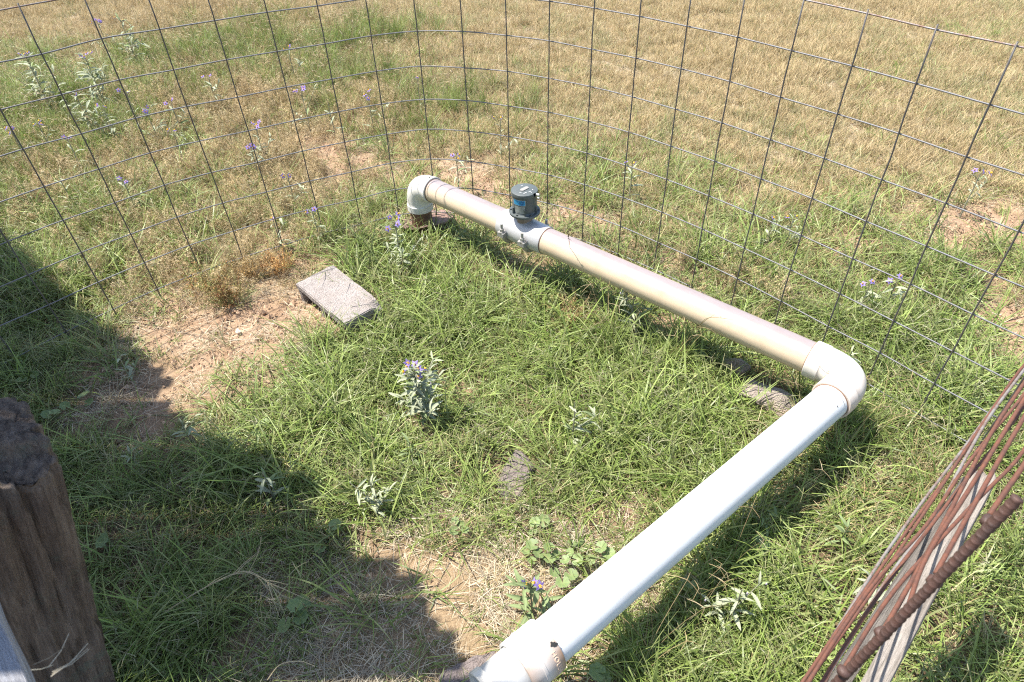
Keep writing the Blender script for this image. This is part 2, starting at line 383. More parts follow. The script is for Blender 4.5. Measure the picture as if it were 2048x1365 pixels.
K_LUSH = kinds('lush_tuft', [join3(blades(17, (.07, .21), (.0036, .0066), .04, (.1, .9), (.5, 2.3), GREENS, 5, s),
                                  blades(4, (.05, .14), (.002, .0034), .04, (.4, 1.3), (.2, 1.4), STRAWS, 4, s+50)) for s in range(9)]
               + [join3(blades(16, (.06, .18), (.0034, .006), .04, (.2, 1.1), (.4, 2.1), GREENS, 5, s+20), stalks(1, (.10, .17), [(.28, .28, .14), (.34, .31, .18)], s, 4, .04)) for s in range(4)], M_GRASS)
K_SHORT = kinds('short_tuft', [join3(blades(20, (.025, .07), (.0022, .004), .035, (.3, 1.3), (.1, 1.2), GREENS, 3, s+100),
                                    blades(6, (.02, .06), (.0012, .0022), .04, (.4, 1.35), (.1, 1.0), STRAWS, 3, s+150)) for s in range(8)], M_GRASS)
K_TALLG = kinds('tall_green_tuft', [join3(blades(34, (.12, .26), (.0024, .0042), .05, (.05, .5), (.2, 1.1), GREENS, 5, s+200),
                                         stalks(3, (.2, .3), STRAWS, s+9, 3, .05)) for s in range(5)], M_GRASS)
K_DRY = kinds('dry_tuft', [join3(blades(30, (.035, .105), (.0016, .0032), .045, (.05, .85), (.1, 1.2), STRAWS, 3, s+300, base=None),
                                blades(3 if s % 2 else 8, (.03, .07), (.0014, .0024), .04, (.1, .8), (.1, .9), [(.2, .25, .09), (.26, .29, .12)], 3, s+350)) for s in range(9)], M_STRAW)
K_DRYG = kinds('half_green_tuft', [join3(blades(16, (.04, .12), (.0018, .0034), .045, (.05, .8), (.1, 1.2), [(.40, .36, .19), (.34, .31, .15), (.46, .40, .24)], 3, s+330, base=None),
                                  blades(12, (.04, .12), (.002, .0036), .045, (.1, .8), (.1, 1.1), [(.22, .26, .10), (.27, .30, .13), (.32, .33, .16)], 3, s+370)) for s in range(6)], M_STRAW)
K_TALLD = kinds('tall_dry_tuft', [join3(blades(22, (.10, .24), (.0012, .0024), .05, (.05, .45), (.1, .9), STRAWS, 4, s+400, base=None), froth(s+3, .24, 3)) for s in range(5)], M_STRAW)
K_FROTH = kinds('seed_head_tuft', [join3(froth(s, .17, 6), blades(10, (.04, .1), (.0012, .002), .05, (.3, 1.1), (.2, 1.2), STRAWS, 3, s+450, base=None)) for s in range(7)], M_STRAW)
K_LITTER = kinds('straw_litter', [blades(26, (.025, .085), (.0010, .0022), .06, (1.25, 1.62), (-.15, .3), GREYSTRAW, 3, s+500, flat=1., base=None) for s in range(8)], M_STRAW)
def crumb(seed):
    r = np.random.RandomState(seed); mb = MB()
    for i in range(14):
        c = np.array([r.uniform(-.06, .06), r.uniform(-.06, .06), .001]); s = r.uniform(.0015, .006)*(1 if r.rand() < .88 else 2.4)
        v = np.array([[1, 0, 0], [-1, 0, 0], [0, 1, 0], [0, -1, 0], [0, 0, 1], [0, 0, -1]])*s*r.uniform(.6, 1.2, (6, 1))
        mb.add(v+c, [(0, 2, 4), (2, 1, 4), (1, 3, 4), (3, 0, 4), (2, 0, 5), (1, 2, 5), (3, 1, 5), (0, 3, 5)], np.array([.38, .26, .17])*r.uniform(.5, 1.3))
    return mb.v, mb.f, mb.c
K_CRUMB = kinds('crumb', [crumb(s) for s in range(6)], leaf_mat('soil_crumbs', 0, .95, .2, .1))

def scatter(name, coll, P, rot, scl, seed=0):
    n = len(P); r = np.random.RandomState(seed)
    me = bpy.data.meshes.new(name); me.vertices.add(n); me.vertices.foreach_set('co', np.asarray(P, np.float32).ravel())
    a = me.attributes.new('rot', 'FLOAT_VECTOR', 'POINT'); a.data.foreach_set('vector', np.asarray(rot, np.float32).ravel())
    a = me.attributes.new('scl', 'FLOAT', 'POINT'); a.data.foreach_set('value', np.asarray(scl, np.float32))
    a = me.attributes.new('idx', 'INT', 'POINT'); a.data.foreach_set('value', r.randint(0, len(coll.objects), n).astype(np.int32))
    o = ob(name, me); o['kind'] = 'stuff'
    g = bpy.data.node_groups.new(name, 'GeometryNodeTree')
    g.interface.new_socket('Geometry', in_out='INPUT', socket_type='NodeSocketGeometry'); g.interface.new_socket('Geometry', in_out='OUTPUT', socket_type='NodeSocketGeometry')
    gi_, go = g.nodes.new('NodeGroupInput'), g.nodes.new('NodeGroupOutput')
    ci = g.nodes.new('GeometryNodeCollectionInfo'); ci.inputs[0].default_value = coll; ci.inputs[1].default_value = True; ci.inputs[2].default_value = True
    ip = g.nodes.new('GeometryNodeInstanceOnPoints'); ip.inputs['Pick Instance'].default_value = True
    def na(nm, ty):
        q = g.nodes.new('GeometryNodeInputNamedAttribute'); q.data_type = ty; q.inputs[0].default_value = nm; return q.outputs[0]
    g.links.new(gi_.outputs[0], ip.inputs['Points']); g.links.new(ci.outputs[0], ip.inputs['Instance'])
    g.links.new(na('idx', 'INT'), ip.inputs['Instance Index']); g.links.new(na('rot', 'FLOAT_VECTOR'), ip.inputs['Rotation']); g.links.new(na('scl', 'FLOAT'), ip.inputs['Scale'])
    g.links.new(ip.outputs[0], go.inputs[0])
    md = o.modifiers.new('scatter', 'NODES'); md.node_group = g; return o

# things that stand on the ground and keep grass from growing through them
B_ = np.array([1.136, 1.559, .26]); A1, A2 = R_(136.74), R_(-142.06)
D1 = np.array([math.cos(A1), math.sin(A1), 0]); D2 = np.array([math.cos(A2), math.sin(A2), 0])
BLK_C = np.array([-.753, 2.3675]); BLK_D = np.array([.27, -.30]); BLK_D /= np.linalg.norm(BLK_D); BLK_N = np.array([-BLK_D[1], BLK_D[0]])
PLANTS = [(830, 745, .24, .055), (790, 445, .28, .045), (1272, 565, .27, .04), (525, 945, .16, .045), (740, 965, .17, .045), (1482, 1185, .17, .055), (1062, 1165, .18, .06), (365, 850, .12, .05),
          (238, 715, .12, .05), (1150, 800, .22, .04), (1692, 1062, .12, .035), (1705, 700, .14, .04), (1790, 1170, .16, .05), (50, 110, .4, .12), (165, 105, .38, .12), (240, 40, .36, .1), (150, 185, .3, .1)]
def keepout(x, y):
    p = np.stack([x-BLK_C[0], y-BLK_C[1]], -1); k = (abs(p@BLK_D) < .2) & (abs(p@BLK_N) < .095)
    for u, v, r in ((1470, 730, .06), (1525, 778, .12), (1030, 940, .1), (845, 462, .11)):
        q = at(u, v); k |= np.hypot(x-q[0], y-q[1]) < r
    for u, v, h, r in PLANTS:
        q = at(u, v, h); k |= np.hypot(x-q[0], y-q[1]) < r
    return k
def sample(density, n_max, seed, ymax=9.4):
    """random ground points in and around the view, kept with the given chance (0..1)"""
    r = np.random.RandomState(seed)
    y = r.uniform(.25, ymax, n_max*3); hw = .70*y+1.15; keep = r.rand(len(y)) < hw/(.70*ymax+1.15); y = y[keep]
    x = r.uniform(-1, 1, len(y))*(.70*y+1.15)
    d = density(x, y); k = (r.rand(len(x)) < d) & ~keepout(x, y); x, y = x[k], y[k]
    return x, y, r
def lay(name, coll, density, n, seed, scale=(.75, 1.25), tilt=.2, sc_fn=None, lift=0., ymax=9.4):
    x, y, r = sample(density, n, seed, ymax)
    s = r.uniform(*scale, len(x))
    if sc_fn: s *= sc_fn(x, y)
    rot = np.stack([r.normal(0, tilt, len(x)), r.normal(0, tilt, len(x)), r.uniform(0, 6.283, len(x))], -1)
    return scatter(name, coll, np.stack([x, y, gz(x, y)+lift], -1), rot, s, seed)
def clump(x, y, s, f=7., lo=.25, hi=.75): return np.clip((fbm(x*f, y*f, s)-lo)/(hi-lo), 0, 1)
def thin(x, y): return (1-bare(x, y)*.97)
def shade_side(x, y): return np.clip((1.6-x*.9-y)/1.2, 0, 1)
def dens_lush(x, y):
    g = field(G_, x, y); return np.clip((g-.15)*1.5, 0, 1)**1.2*thin(x, y)*(.25+.75*clump(x, y, 3, 6, .33, .6))*(.55+.45*clump(x, y, 4, 2.2, .3, .55))
def dens_short(x, y):
    g = field(G_, x, y); return np.clip(g*1.6+.08, 0, 1)*(1-bare(x, y)*.9)*clump(x, y, 13, 9, .25, .7)
def height(x, y):
    far = np.clip((y-3.0)/1.5, 0, 1); return (1.0-.25*far)*(.45+1.1*fbm(x*2.6, y*2.6, 91))
lay('green_grass', K_LUSH, dens_lush, 27000, 11, (.6, 1.25), .22, height, ymax=6.6)
lay('mixed_grass', K_DRYG, lambda x, y: np.clip(field(G_, x, y)*1.2, 0, 1)*thin(x, y)*clump(x, y, 63, 4, .48, .72)*(y < 5), 9000, 21, (.7, 1.4), .25)
lay('short_green_grass', K_SHORT, dens_short, 18000, 12, (.7, 1.35), .2)
TALL = [(300, 150, .5), (420, 110, .5), (560, 110, .5), (650, 90, .4), (100, 190, .5), (200, 230, .4), (40, 300, .4), (60, 520, .3), (620, 160, .4), (900, 210, .3), (470, 75, .4), (730, 80, .4), (1640, 900, .07), (1560, 985, .06), (1480, 1090, .07), (1420, 1170, .07), (1340, 1240, .08), (1270, 1320, .07), (1230, 700, .06), (1120, 640, .05), (1330, 720, .06), (1690, 870, .06), (660, 480, .07), (730, 430, .08), (1250, 640, .05)]
def spots(lst):
    def f(x, y):
        s = np.zeros_like(x)
        for u, v, r in lst:
            p = at(u, v); s = np.maximum(s, np.exp(-((x-p[0])**2+(y-p[1])**2)/(2*r*r)))
        return s
    return f
lay('tall_green_grass', K_TALLG, lambda x, y: spots(TALL)(x, y)*.8*clump(x, y, 23, 3, .3, .6), 12000, 13, (.6, 1.1), .15)
lay('dry_grass', K_DRY, lambda x, y: np.clip(field(D_, x, y)*1.05-.08, 0, 1)*thin(x, y)*(.45+.55*clump(x, y, 33, 5, .25, .6)), 42000, 14, (.7, 1.25), .2, lambda x, y: .8+.45*fbm(x*1.5, y*1.5, 8))
lay('half_green_grass', K_DRYG, lambda x, y: np.clip(field(D_, x, y)*.9-.1, 0, 1)*thin(x, y)*clump(x, y, 37, 1.6, .45, .75)*clump(x, y, 38, 6, .35, .65), 22000, 24, (.7, 1.25), .2)
TALLD = [(60, 30, .7), (200, 40, .7), (330, 40, .7), (470, 40, .6), (560, 60, .5), (650, 40, .5), (700, 120, .5), (600, 150, .4), (800, 150, .4), (860, 230, .3), (1760, 940, .10), (1720, 990, .09), (1790, 900, .08), (1150, 590, .07), (1120, 610, .06)]
lay('tall_dry_grass', K_TALLD, lambda x, y: spots(TALLD)(x, y)*.5*clump(x, y, 43, 3, .35, .65), 9000, 15, (.6, 1.1), .2, lambda x, y: np.clip(.45+y*.09, .45, 1))
FROTH = [(230, 320, .35), (160, 370, .3), (400, 230, .4), (470, 210, .4), (540, 230, .35), (300, 400, .3), (330, 470, .25), (450, 330, .3), (560, 340, .25), (300, 300, .3), (80, 330, .3), (430, 480, .2), (520, 430, .25), (240, 470, .2), (90, 420, .2), (350, 180, .3), (1480, 560, .15), (380, 530, .15), (480, 560, .12), (720, 230, .25)]
lay('seed_head_grass', K_FROTH, lambda x, y: spots(FROTH)(x, y)*.8, 14000, 16, (.55, 1.05), .25)
lay('straw_litter', K_LITTER, lambda x, y: np.clip(field(L_, x, y)*.95, 0, 1)*(1-bare(x, y)*.45)*clump(x, y, 53, 8, .15, .6)*np.clip(1.25-field(G_, x, y)*1.1, .15, 1), 24000, 17, (.7, 1.3), .08, None, .002)
lay('soil_crumbs', K_CRUMB, lambda x, y: np.clip(bare(x, y)+field(L_, x, y)*.25, 0, 1), 9000, 18, (.6, 1.4), .1, None, .0, 5.5)

# ------------------------------------------------------------------ wire fence
FXY = np.array([(-1.93, 2.218), (-1.788, 2.364), (-1.632, 2.494), (-1.48, 2.63), (-1.301, 2.726), (-1.115, 2.809), (-.93, 2.893), (-.744, 2.975), (-.56, 3.061), (-.364, 3.115),
                (-.163, 3.088), (.027, 3.015), (.204, 2.916), (.368, 2.795), (.522, 2.662), (.668, 2.521), (.806, 2.372), (.937, 2.217), (1.069, 2.062), (1.185, 1.896), (1.302, 1.731), (1.425, 1.569)])
FLN = np.array([(-.025, .001), (-.023, .001), (-.014, -.005), (-.017, -.003), (-.005, -.016), (.004, -.029), (.008, -.038), (.011, -.034), (.009, -.027), (.008, .002), (.008, .02),
                (.009, .024), (.008, .018), (.005, .01), (.002, .005), (.004, .008), (.001, .005), (.002, .006), (.006, .009), (-.002, .002), (-.007, -.006), (.001, -.004)])
FH = np.array([-.576, -.726, -.876, -1.027, -1.177, -1.325, -1.479, -1.628, -1.777, -1.935])
pre = [FXY[0]+np.array([-.135, -.152])*k for k in (6, 5, 4, 3, 2, 1)]
FXY = np.vstack([pre, FXY, [(1.545, 1.408)]]); FLN = np.vstack([[FLN[0]]*6, FLN, [FLN[-1]]])
fence = empty('wire_fence', (0, 3.0, 0), 'curved fence of welded wire mesh standing round the white pipe', 'fence')
fl = np.array([0, 3.0, 0])
def fpt(j, h): q = FXY[j]+FLN[j]*(h-FH[0]); return np.array([q[0], q[1], h+CAM_H])
cen = np.array([.1, 1.6])
def catmull(P, n=5):
    P = np.array(P); Q = np.vstack([2*P[0]-P[1], P, 2*P[-1]-P[-2]]); out = []
    for i in range(1, len(Q)-2):
        for s in np.linspace(0, 1, n, endpoint=False):
            out.append(.5*((2*Q[i])+(-Q[i-1]+Q[i+1])*s+(2*Q[i-1]-5*Q[i]+4*Q[i+1]-Q[i+2])*s*s+(-Q[i-1]+3*Q[i]-3*Q[i+1]+Q[i+2])*s**3))
    return np.array(out+[Q[-2]])
for j in range(len(FXY)):
    mb = MB(); hs = np.linspace(FH[0]+.012, FH[-1]-.03, 12)
    mb.tube([fpt(j, h)+np.array([rnd.gauss(0, .0011), rnd.gauss(0, .0011), 0])-fl for h in hs], .0026, 8)
    ob('vertical_wire', mb.mesh('vertical_wire', M_WIREV, True), fence)
for i, h in enumerate(FH):
    P = []
    for j in range(len(FXY)):
        p = fpt(j, h); o_ = p[:2]-cen; o_ /= np.linalg.norm(o_); p[:2] += o_*.0052; p[2] += rnd.gauss(0, .0015); P.append(p-fl)
    mb = MB(); mb.tube(catmull(P, 5), .0025, 8); ob('horizontal_wire', mb.mesh('horizontal_wire', M_WIREH if i else metal_mat('top_wire', (.2, .19, .19), (.16, .08, .05), .45, .6, .4), True), fence)

# ------------------------------------------------------------------ white pipe with its meter
OR = B_.copy(); OR[2] = 0
pipe = empty('water_pipe', OR, 'white plastic water pipe with two elbows and a grey meter, standing above the grass', 'pipe')
def ring_tube(mb, c0, ax, prof, n=40, colf=None):
    """surface of revolution: prof = [(distance along ax, radius)]"""
    ax = np.array(ax, float); ax /= np.linalg.norm(ax); ref = np.array([0, 0, 1.]) if abs(ax[2]) < .9 else np.array([-D1[0], -D1[1], 0])
    X = ref-ax*(ref@ax); X /= np.linalg.norm(X); Y = np.cross(ax, X); vs, cs = [], []
    for t_, r_ in prof:
        for k in range(n):
            a = 2*math.pi*k/n; vs.append(np.array(c0)+ax*t_+r_*(math.cos(a)*X+math.sin(a)*Y)); cs.append(colf(t_, a) if colf else (1, 1, 1))
    m = len(prof); fs = [(i*n+k, i*n+(k+1) % n, (i+1)*n+(k+1) % n, (i+1)*n+k) for i in range(m-1) for k in range(n)]
    mb.add(vs, fs, np.array(cs, float)); return X, Y, ax
PR = .05715
def dirt(t_, a):
    """weathering baked on by years of sun: grey on the crown, tan along the side, pale below"""
    s = abs((a-.10+math.pi) % (2*math.pi)-math.pi)
    nz_ = float(fbm(np.array([t_*6]), np.array([a*2.2]), 61)[0])-.5; nz2 = float(vnoise(np.array([t_*25]), np.array([a*9]), 63)[0])-.5
    s += nz_*.5
    top, side, low = np.array([.255, .215, .212]), np.array([.44, .32, .25]), np.array([.51, .41, .29])
    if s < .3: c = top
    elif s < .7: c = top+(side-top)*(s-.3)/.40
    elif s < 1.3: c = side+(low-side)*(s-.7)/.6
    else: c = low
    return tuple(np.clip(c*(1+nz2*.10), 0, .85))
mb = MB(); ts = np.linspace(.11, 1.36, 70)
ring_tube(mb, B_-OR, D1, [(t_, PR) for t_ in ts], 48, dirt); p = ob('pipe_run', mb.mesh('pipe_run', M_PVC, True, True), pipe); p['label'] = 'longer stained pipe run between corner elbow and meter'
mb = MB(); ring_tube(mb, B_-OR, D1, [(t_, PR) for t_ in np.linspace(1.55, 2.09, 30)], 48, dirt); p = ob('pipe_run', mb.mesh('pipe_run', M_PVC, True, True), pipe); p['label'] = 'short stained pipe run between meter and far elbow'
mb = MB(); ring_tube(mb, B_-OR, D2, [(t_, PR) for t_ in np.linspace(.10, 1.40, 30)], 48, lambda t_, a: (.62, .63, .63)); p = ob('pipe_run', mb.mesh('pipe_run', M_PVC, True, True), pipe); p['label'] = 'clean white pipe run nearest the camera'
def elbow(corner, da, db, s0, s1, n=40, rb=.0630, rs=.0662, stain=False, bias=0):
    """socket - sweep - socket, between directions da and db from the corner"""
    corner = np.array(corner); da, db = np.array(da, float), np.array(db, float)
    L = .105; path, rad = [], []
    for t_ in (s0, s0, s0-.002, L+.004, L+.002, L): path.append(corner+da*t_)
    rad += [PR+.001, rs-.002, rs, rs, rb+.0012, rb]
    for i in range(1, 16):
        s = i/16; path.append(corner+da*L*(1-s)**2+db*L*s*s); rad.append(rb)
    for t_ in (L, L+.002, L+.004, s1-.002, s1, s1): path.append(corner+db*t_)
    rad += [rb, rb+.0012, rs, rs, rs-.002, PR+.001]
    ax = np.cross(da, db); ax /= np.linalg.norm(ax); vs, cs = [], []
    P = np.array(path); T = []
    for i in range(len(P)):
        if i < 6: T.append(-da)
        elif i > 20: T.append(db)
        else:
            s = (i-5)/16; q = -da*(1-s)+db*s; T.append(q/np.linalg.norm(q))
    for i in range(len(P)):
        X = np.cross(T[i], ax); X /= np.linalg.norm(X)
        for k in range(n):
            a = 2*math.pi*k/n; vs.append(P[i]+rad[i]*(math.cos(a)*X+math.sin(a)*ax))
            c = np.array([.58, .56, .51]); z_ = math.sin(a)
            if stain and i > 14:
                out_ = math.cos(a) if stain == 1 else z_
                q = np.clip(abs(math.cos(a))*1.2-.55+ (float(fbm(np.array([i*.35]), np.array([a*1.5]), 21)[0])-.5)*1.1, 0, .8)
                c = c*(1-q)+np.array([.58, .43, .34])*q
            cs.append(c)
    m = len(P); fs = [(i*n+k, i*n+(k+1) % n, (i+1)*n+(k+1) % n, (i+1)*n+k) for i in range(m-1) for k in range(n)]
    fs = [f[::-1] for f in fs]
    mb = MB(); mb.add(vs, fs, np.array(cs)); return mb.mesh('elbow', M_PVC, True, True)
p = sharp(ob('elbow', elbow(B_-OR, D1, D2, .155, .155, stain=1), pipe), 40); p['label'] = 'wide corner elbow between both pipe runs'
def seam(c, ax, r):
    mb = MB(); ring_tube(mb, c, ax, [(0, r-.004), (0, r+.0008), (.003, r+.0008), (.003, r-.004)], 40); return ob('seam', mb.mesh('seam', M_SEAM, True), None)
for c, ax, par in ((B_-OR+D2*.1553, D2, pipe), (B_-OR+D1*.1553, D1, pipe)):
    s_ = seam(c, ax, PR+.0012); s_.parent = pipe
AC = B_+D1*2.17
p = sharp(ob('elbow', elbow(AC-OR, -D1, np.array([0, 0, -1.]), .118, .142, stain=0), pipe), 40); p['label'] = 'far elbow turning down into the rusty casing'
s_ = seam(AC-OR-D1*.1185, -D1, PR+.0014); s_.parent = pipe
for k, (da, dz) in enumerate(((.03, .066), (.10, .064))):
    mb = MB(); q = AC-OR+np.array([0, 0, dz])+(-D1)*da; mb.tube([q-[0, 0, .003], q+[0, 0, .0015]], .0035, 8); ob('screw_head', mb.mesh('screw_head', M_BLACK, False), pipe)
mb = MB(); ring_tube(mb, AC-OR+np.array([0, 0, -.29]), (0, 0, 1), [(t_, .054+.0008*math.sin(t_*150)) for t_ in np.linspace(0, .152, 12)], 40)
p = ob('casing', mb.mesh('casing', M_CASING, True), pipe); p['label'] = 'rusty brown steel casing below the far elbow'
# rusty split plate round the casing
r = np.random.RandomState(4); vs, fs, n, rings = [], [], 56, 8
for i in range(rings):
    q = i/(rings-1)
    for k in range(n):
        a = 2*math.pi*k/n; ro = .115+.03*math.cos(2*(a-.4))+.02*math.cos(a-.2)+.006*r.rand()
        rr = .057+(ro-.057)*q; x, y = rr*math.cos(a), rr*math.sin(a)
        z = .028+.012*q+.02*q*math.sin(a*1.0+2.6)+(.018*abs(math.sin(a*11)) if math.cos(a-2.9) > .25 else 0)*q
        vs.append((x, y, z))
fs = [(i*n+k, i*n+(k+1) % n, (i+1)*n+(k+1) % n, (i+1)*n+k) for i in range(rings-1) for k in range(n)]
pl = ob('rusty_plate', new_mesh('rusty_plate', vs, fs, M_PLATE, False), None, (AC[0], AC[1], 0)); m_ = pl.modifiers.new('solid', 'SOLIDIFY'); m_.thickness = .007
tag(pl, 'ragged rusty steel plate lying round the casing under the far elbow', 'metal plate')
# end coupling and plug
CP = MB(); b0 = 1.368
ring_tube(CP, B_-OR, D2, [(b0, PR+.001), (b0, .0655), (b0+.002, .0668), (b0+.05, .0668), (b0+.051, .0685), (b0+.058, .0685), (b0+.059, .0668), (b0+.092, .0668), (b0+.0925, .0600)], 48,
          lambda t_, a: tuple((np.array([.66, .65, .62])*(1-k_)+np.array([.33, .195, .115])*k_) for k_ in [float(np.clip(1.0-abs(((a+math.pi) % (2*math.pi)-math.pi)+1.25)*.55+(fbm(np.array([t_*60]), np.array([a*3]), 31)[0]-.5)*.9, 0, .95))*(0.35 if abs(t_-b0-.0545) < .006 else 1)])[0])
p = sharp(ob('coupling', CP.mesh('coupling', M_PVC, True, True), pipe), 40); p['label'] = 'stained tan coupling near the open end'
mb = MB(); ring_tube(mb, B_-OR, D2, [(b0+.085, .0570), (b0+.185, .0570)], 48, lambda t_, a: (.42, .42, .41)); ob('pipe_run', mb.mesh('pipe_run', M_PVC, True, True), pipe)['label'] = 'short grey stub beyond the coupling'
mb = MB(); e0 = b0+.185
ring_tube(mb, B_-OR, D2, [(e0-.02, .0575), (e0-.02, .0615), (e0, .0615), (e0+.002, .060), (e0+.002, .0545), (e0-.006, .0535)], 48, lambda t_, a: (.62, .58, .5)); sharp(ob('end_rim', mb.mesh('end_rim', M_PVC, True, True), pipe), 40)
mb = MB(); ring_tube(mb, B_-OR, D2, [(e0-.0058, .054), (e0-.0058, .0001)], 40, lambda t_, a: (.42, .43, .44)); ob('end_plug', mb.mesh('end_plug', M_PVC, True, True), pipe)
# raised lettering on the coupling
tc = bpy.data.curves.new('lettering', 'FONT'); tc.body = 'HOUSTON'; tc.size = .017; tc.extrude = .0006; tc.align_x = 'CENTER'; tc.space_character = 1.25
to = bpy.data.objects.new('lettering_curve', tc); C.objects.link(to); bpy.context.view_layer.update()
tm = bpy.data.meshes.new_from_object(to.evaluated_get(bpy.context.evaluated_depsgraph_get())); bpy.data.objects.remove(to)
ref = np.array([0, 0, 1.]); Xc = ref; Yc = np.cross(D2, Xc)
for v in tm.vertices:
    a = -1.35 + (-v.co.x)/.0668; rr = .0671+v.co.z; q = B_-OR+D2*(b0+.0175-v.co.y+.008)+rr*(math.cos(a)*Xc+math.sin(a)*Yc); v.co = tuple(q)
tm.materials.clear(); tm.materials.append(plain('raised_letters', (.66, .47, .33), .5)); ob('lettering', tm, pipe)
mb = MB(); q = B_-OR+D2*(b0+.012)
for da in (-.35, -.05):
    a = -.42+da*.22; c_ = q+D2*da*.018+.0670*(math.cos(a)*Xc+math.sin(a)*Yc)
    nrm = math.cos(a)*Xc+math.sin(a)*Yc; tg = np.cross(nrm, D2); vs = [c_+nrm*.0006+D2*math.cos(z)*.0055*(1+.5*math.sin(3*z))+tg*math.sin(z)*.0055 for z in np.linspace(0, 6.283, 12, endpoint=False)]
    mb.add(vs, [tuple(range(12))])
ob('ink_mark', mb.mesh('ink_mark', M_BLACK), pipe)
mb = MB()
for t_, a, lx, ly in ((.172, -.85, .016, .0016), (.205, -.80, .005, .003), (.60, -.1, .012, .002), (1.0, .15, .004, .004)):
    c_ = B_-OR+D2*t_; cs_ = []
    for i in range(5):
        for sgn in (-1, 1):
            aa = a+(i/4-.5)*lx*2/PR*(1 if t_ < .3 else .4); cs_.append(c_+D2*sgn*ly*.5*(1-.5*abs(i-2)/2)+(PR+.0005)*(math.cos(aa)*Xc+math.sin(aa)*Yc))
    mb = MB(); mb.add(cs_, [(2*i, 2*i+1, 2*i+3, 2*i+2) for i in range(4)]); ob('scuff_mark', mb.mesh('scuff_mark', M_BLACK), pipe)
# saddle, bolts, meter
SC = B_+D1*1.455
mb = MB(); ring_tube(mb, B_-OR, D1, [(1.330, PR-.002), (1.330, .0605), (1.334, .0625), (1.40, .0635), (1.45, .0665), (1.51, .0635), (1.576, .0625), (1.580, .0605), (1.580, PR-.002)], 48)
saddle = sharp(ob('saddle', mb.mesh('saddle', M_SADDLE, True), pipe), 40); saddle['label'] = 'silver painted saddle with rust patches under the meter'
s_ = seam(B_-OR+D1*1.327, D1, PR+.001); s_.parent = pipe
def bolt(t_, side):
    mb = MB(); tang = np.array([-D1[1], D1[0], 0])*side; c_ = B_-OR+D1*t_+tang*.076
    arc = [B_-OR+D1*t_+(.069*math.cos(a)*tang+.069*math.sin(a)*np.array([0, 0, 1])) for a in np.linspace(-.1, -1.5, 9)]
    mb.tube(arc, .012, 10)
    mb.box(c_+[0, 0, -.006], (.036, .026, .02), Matrix.Rotation(A1, 3, 'Z'))
    mb.tube([c_+[0, 0, -.01], c_+[0, 0, .045]], .0058, 10); mb.tube([c_+[0, 0, .004], c_+[0, 0, .0075]], .0145, 14); mb.tube([c_+[0, 0, .0076], c_+[0, 0, .021]], .0108, 6)
    return mb
for t_, side in ((1.405, 1), (1.525, 1), (1.395, -1), (1.515, -1)):
    o = sharp(ob('bolt', bolt(t_, side).mesh('bolt', M_STEEL, True), saddle), 30)
z0 = .0660; mo = SC-OR
mb = MB(); ring_tube(mb, mo, (0, 0, 1), [(.05, .036), (z0+.006, .034), (z0+.016, .030), (z0+.03, .034)], 28); ob('neck', mb.mesh('neck', plain('bronze_neck', (.20, .15, .11), .5, .4), True), saddle)
zb = z0+.026
mb = MB(); ring_tube(mb, mo, (0, 0, 1), [(zb, .001), (zb, .060), (zb+.004, .0675), (zb+.013, .0685), (zb+.016, .0665), (zb+.017, .0555), (zb+.022, .0525), (zb+.10, .0525), (zb+.1005, .001)], 40)
for k in range(6):
    a = .5+k*math.pi/3; dr = np.array([math.cos(a), math.sin(a), 0]); q = mo+dr*.0535+[0, 0, zb+.030]
    mb.box(q, (.014, .005, .030), Matrix.Rotation(a, 3, 'Z')); q2 = mo+np.array([math.cos(a+.45), math.sin(a+.45), 0])*.0605+[0, 0, zb+.017]
    mb.tube([q2, q2+[0, 0, .005]], .0042, 8)
meter = sharp(ob('meter', mb.mesh('meter', M_METER, True), pipe), 30); meter['label'] = 'dark grey round flow meter bolted on the saddle'
zl = zb+.101
mb = MB(); ring_tube(mb, mo, (0, 0, 1), [(zl-.004, .052), (zl-.004, .0575), (zl+.006, .0585), (zl+.011, .0570), (zl+.0125, .0535), (zl+.0135, .001)], 40)
hd = np.array([math.cos(.75), math.sin(.75), 0]); hp = np.array([-hd[1], hd[0], 0])
for k in (0, 1):
    mb.box(mo+hp*(-.050)+hd*(-.030+.05*k)*0+[0, 0, zl+.006], (.02, .014, .012))
lid = sharp(ob('lid', mb.mesh('lid', M_METER, True), meter), 30)
mb = MB(); vs = []
for i in range(24):
    a = 2*math.pi*i/24; c_ = .013 if math.cos(a) > 0 else -.013; vs.append(mo+hd*(c_+.0095*math.cos(a))+hp*.0095*math.sin(a)+[0, 0, zl+.0166])
lo = [v-np.array([0, 0, .0035]) for v in vs]
mb.add(vs+lo, [tuple(range(24))]+[(i, 24+i, 24+(i+1) % 24, (i+1) % 24) for i in range(24)]); ob('lid_boss', mb.mesh('lid_boss', plain('worn_boss', (.24, .23, .21), .6)), meter)
mb = MB()
for q, l_, w_, a in (((.022, -.024), .014, .003, .6), ((.028, -.030), .006, .003, 2.1), ((.002, -.034), .017, .0035, .7), ((-.018, -.030), .010, .003, .3), ((.035, -.008), .007, .003, 1.9), ((-.01, .03), .012, .003, .8)):
    mb = MB(); mb.box(mo+np.array([q[0], q[1], zl+.0139]), (l_, w_, .0006), Matrix.Rotation(a, 3, 'Z')); ob('lid_mark', mb.mesh('lid_mark', M_WHITEMARK), meter)
mb = MB(); q = mo+np.array([.050, -.030, zl+.002]); mb.tube([q, q+np.array([.012, -.007, 0])], .0065, 8); mb.tube([q+np.array([.004, -.008, -.012]), q+np.array([.012, -.012, -.012])], .005, 8); sharp(ob('lid_latch', mb.mesh('lid_latch', M_STEEL, True), meter), 30)
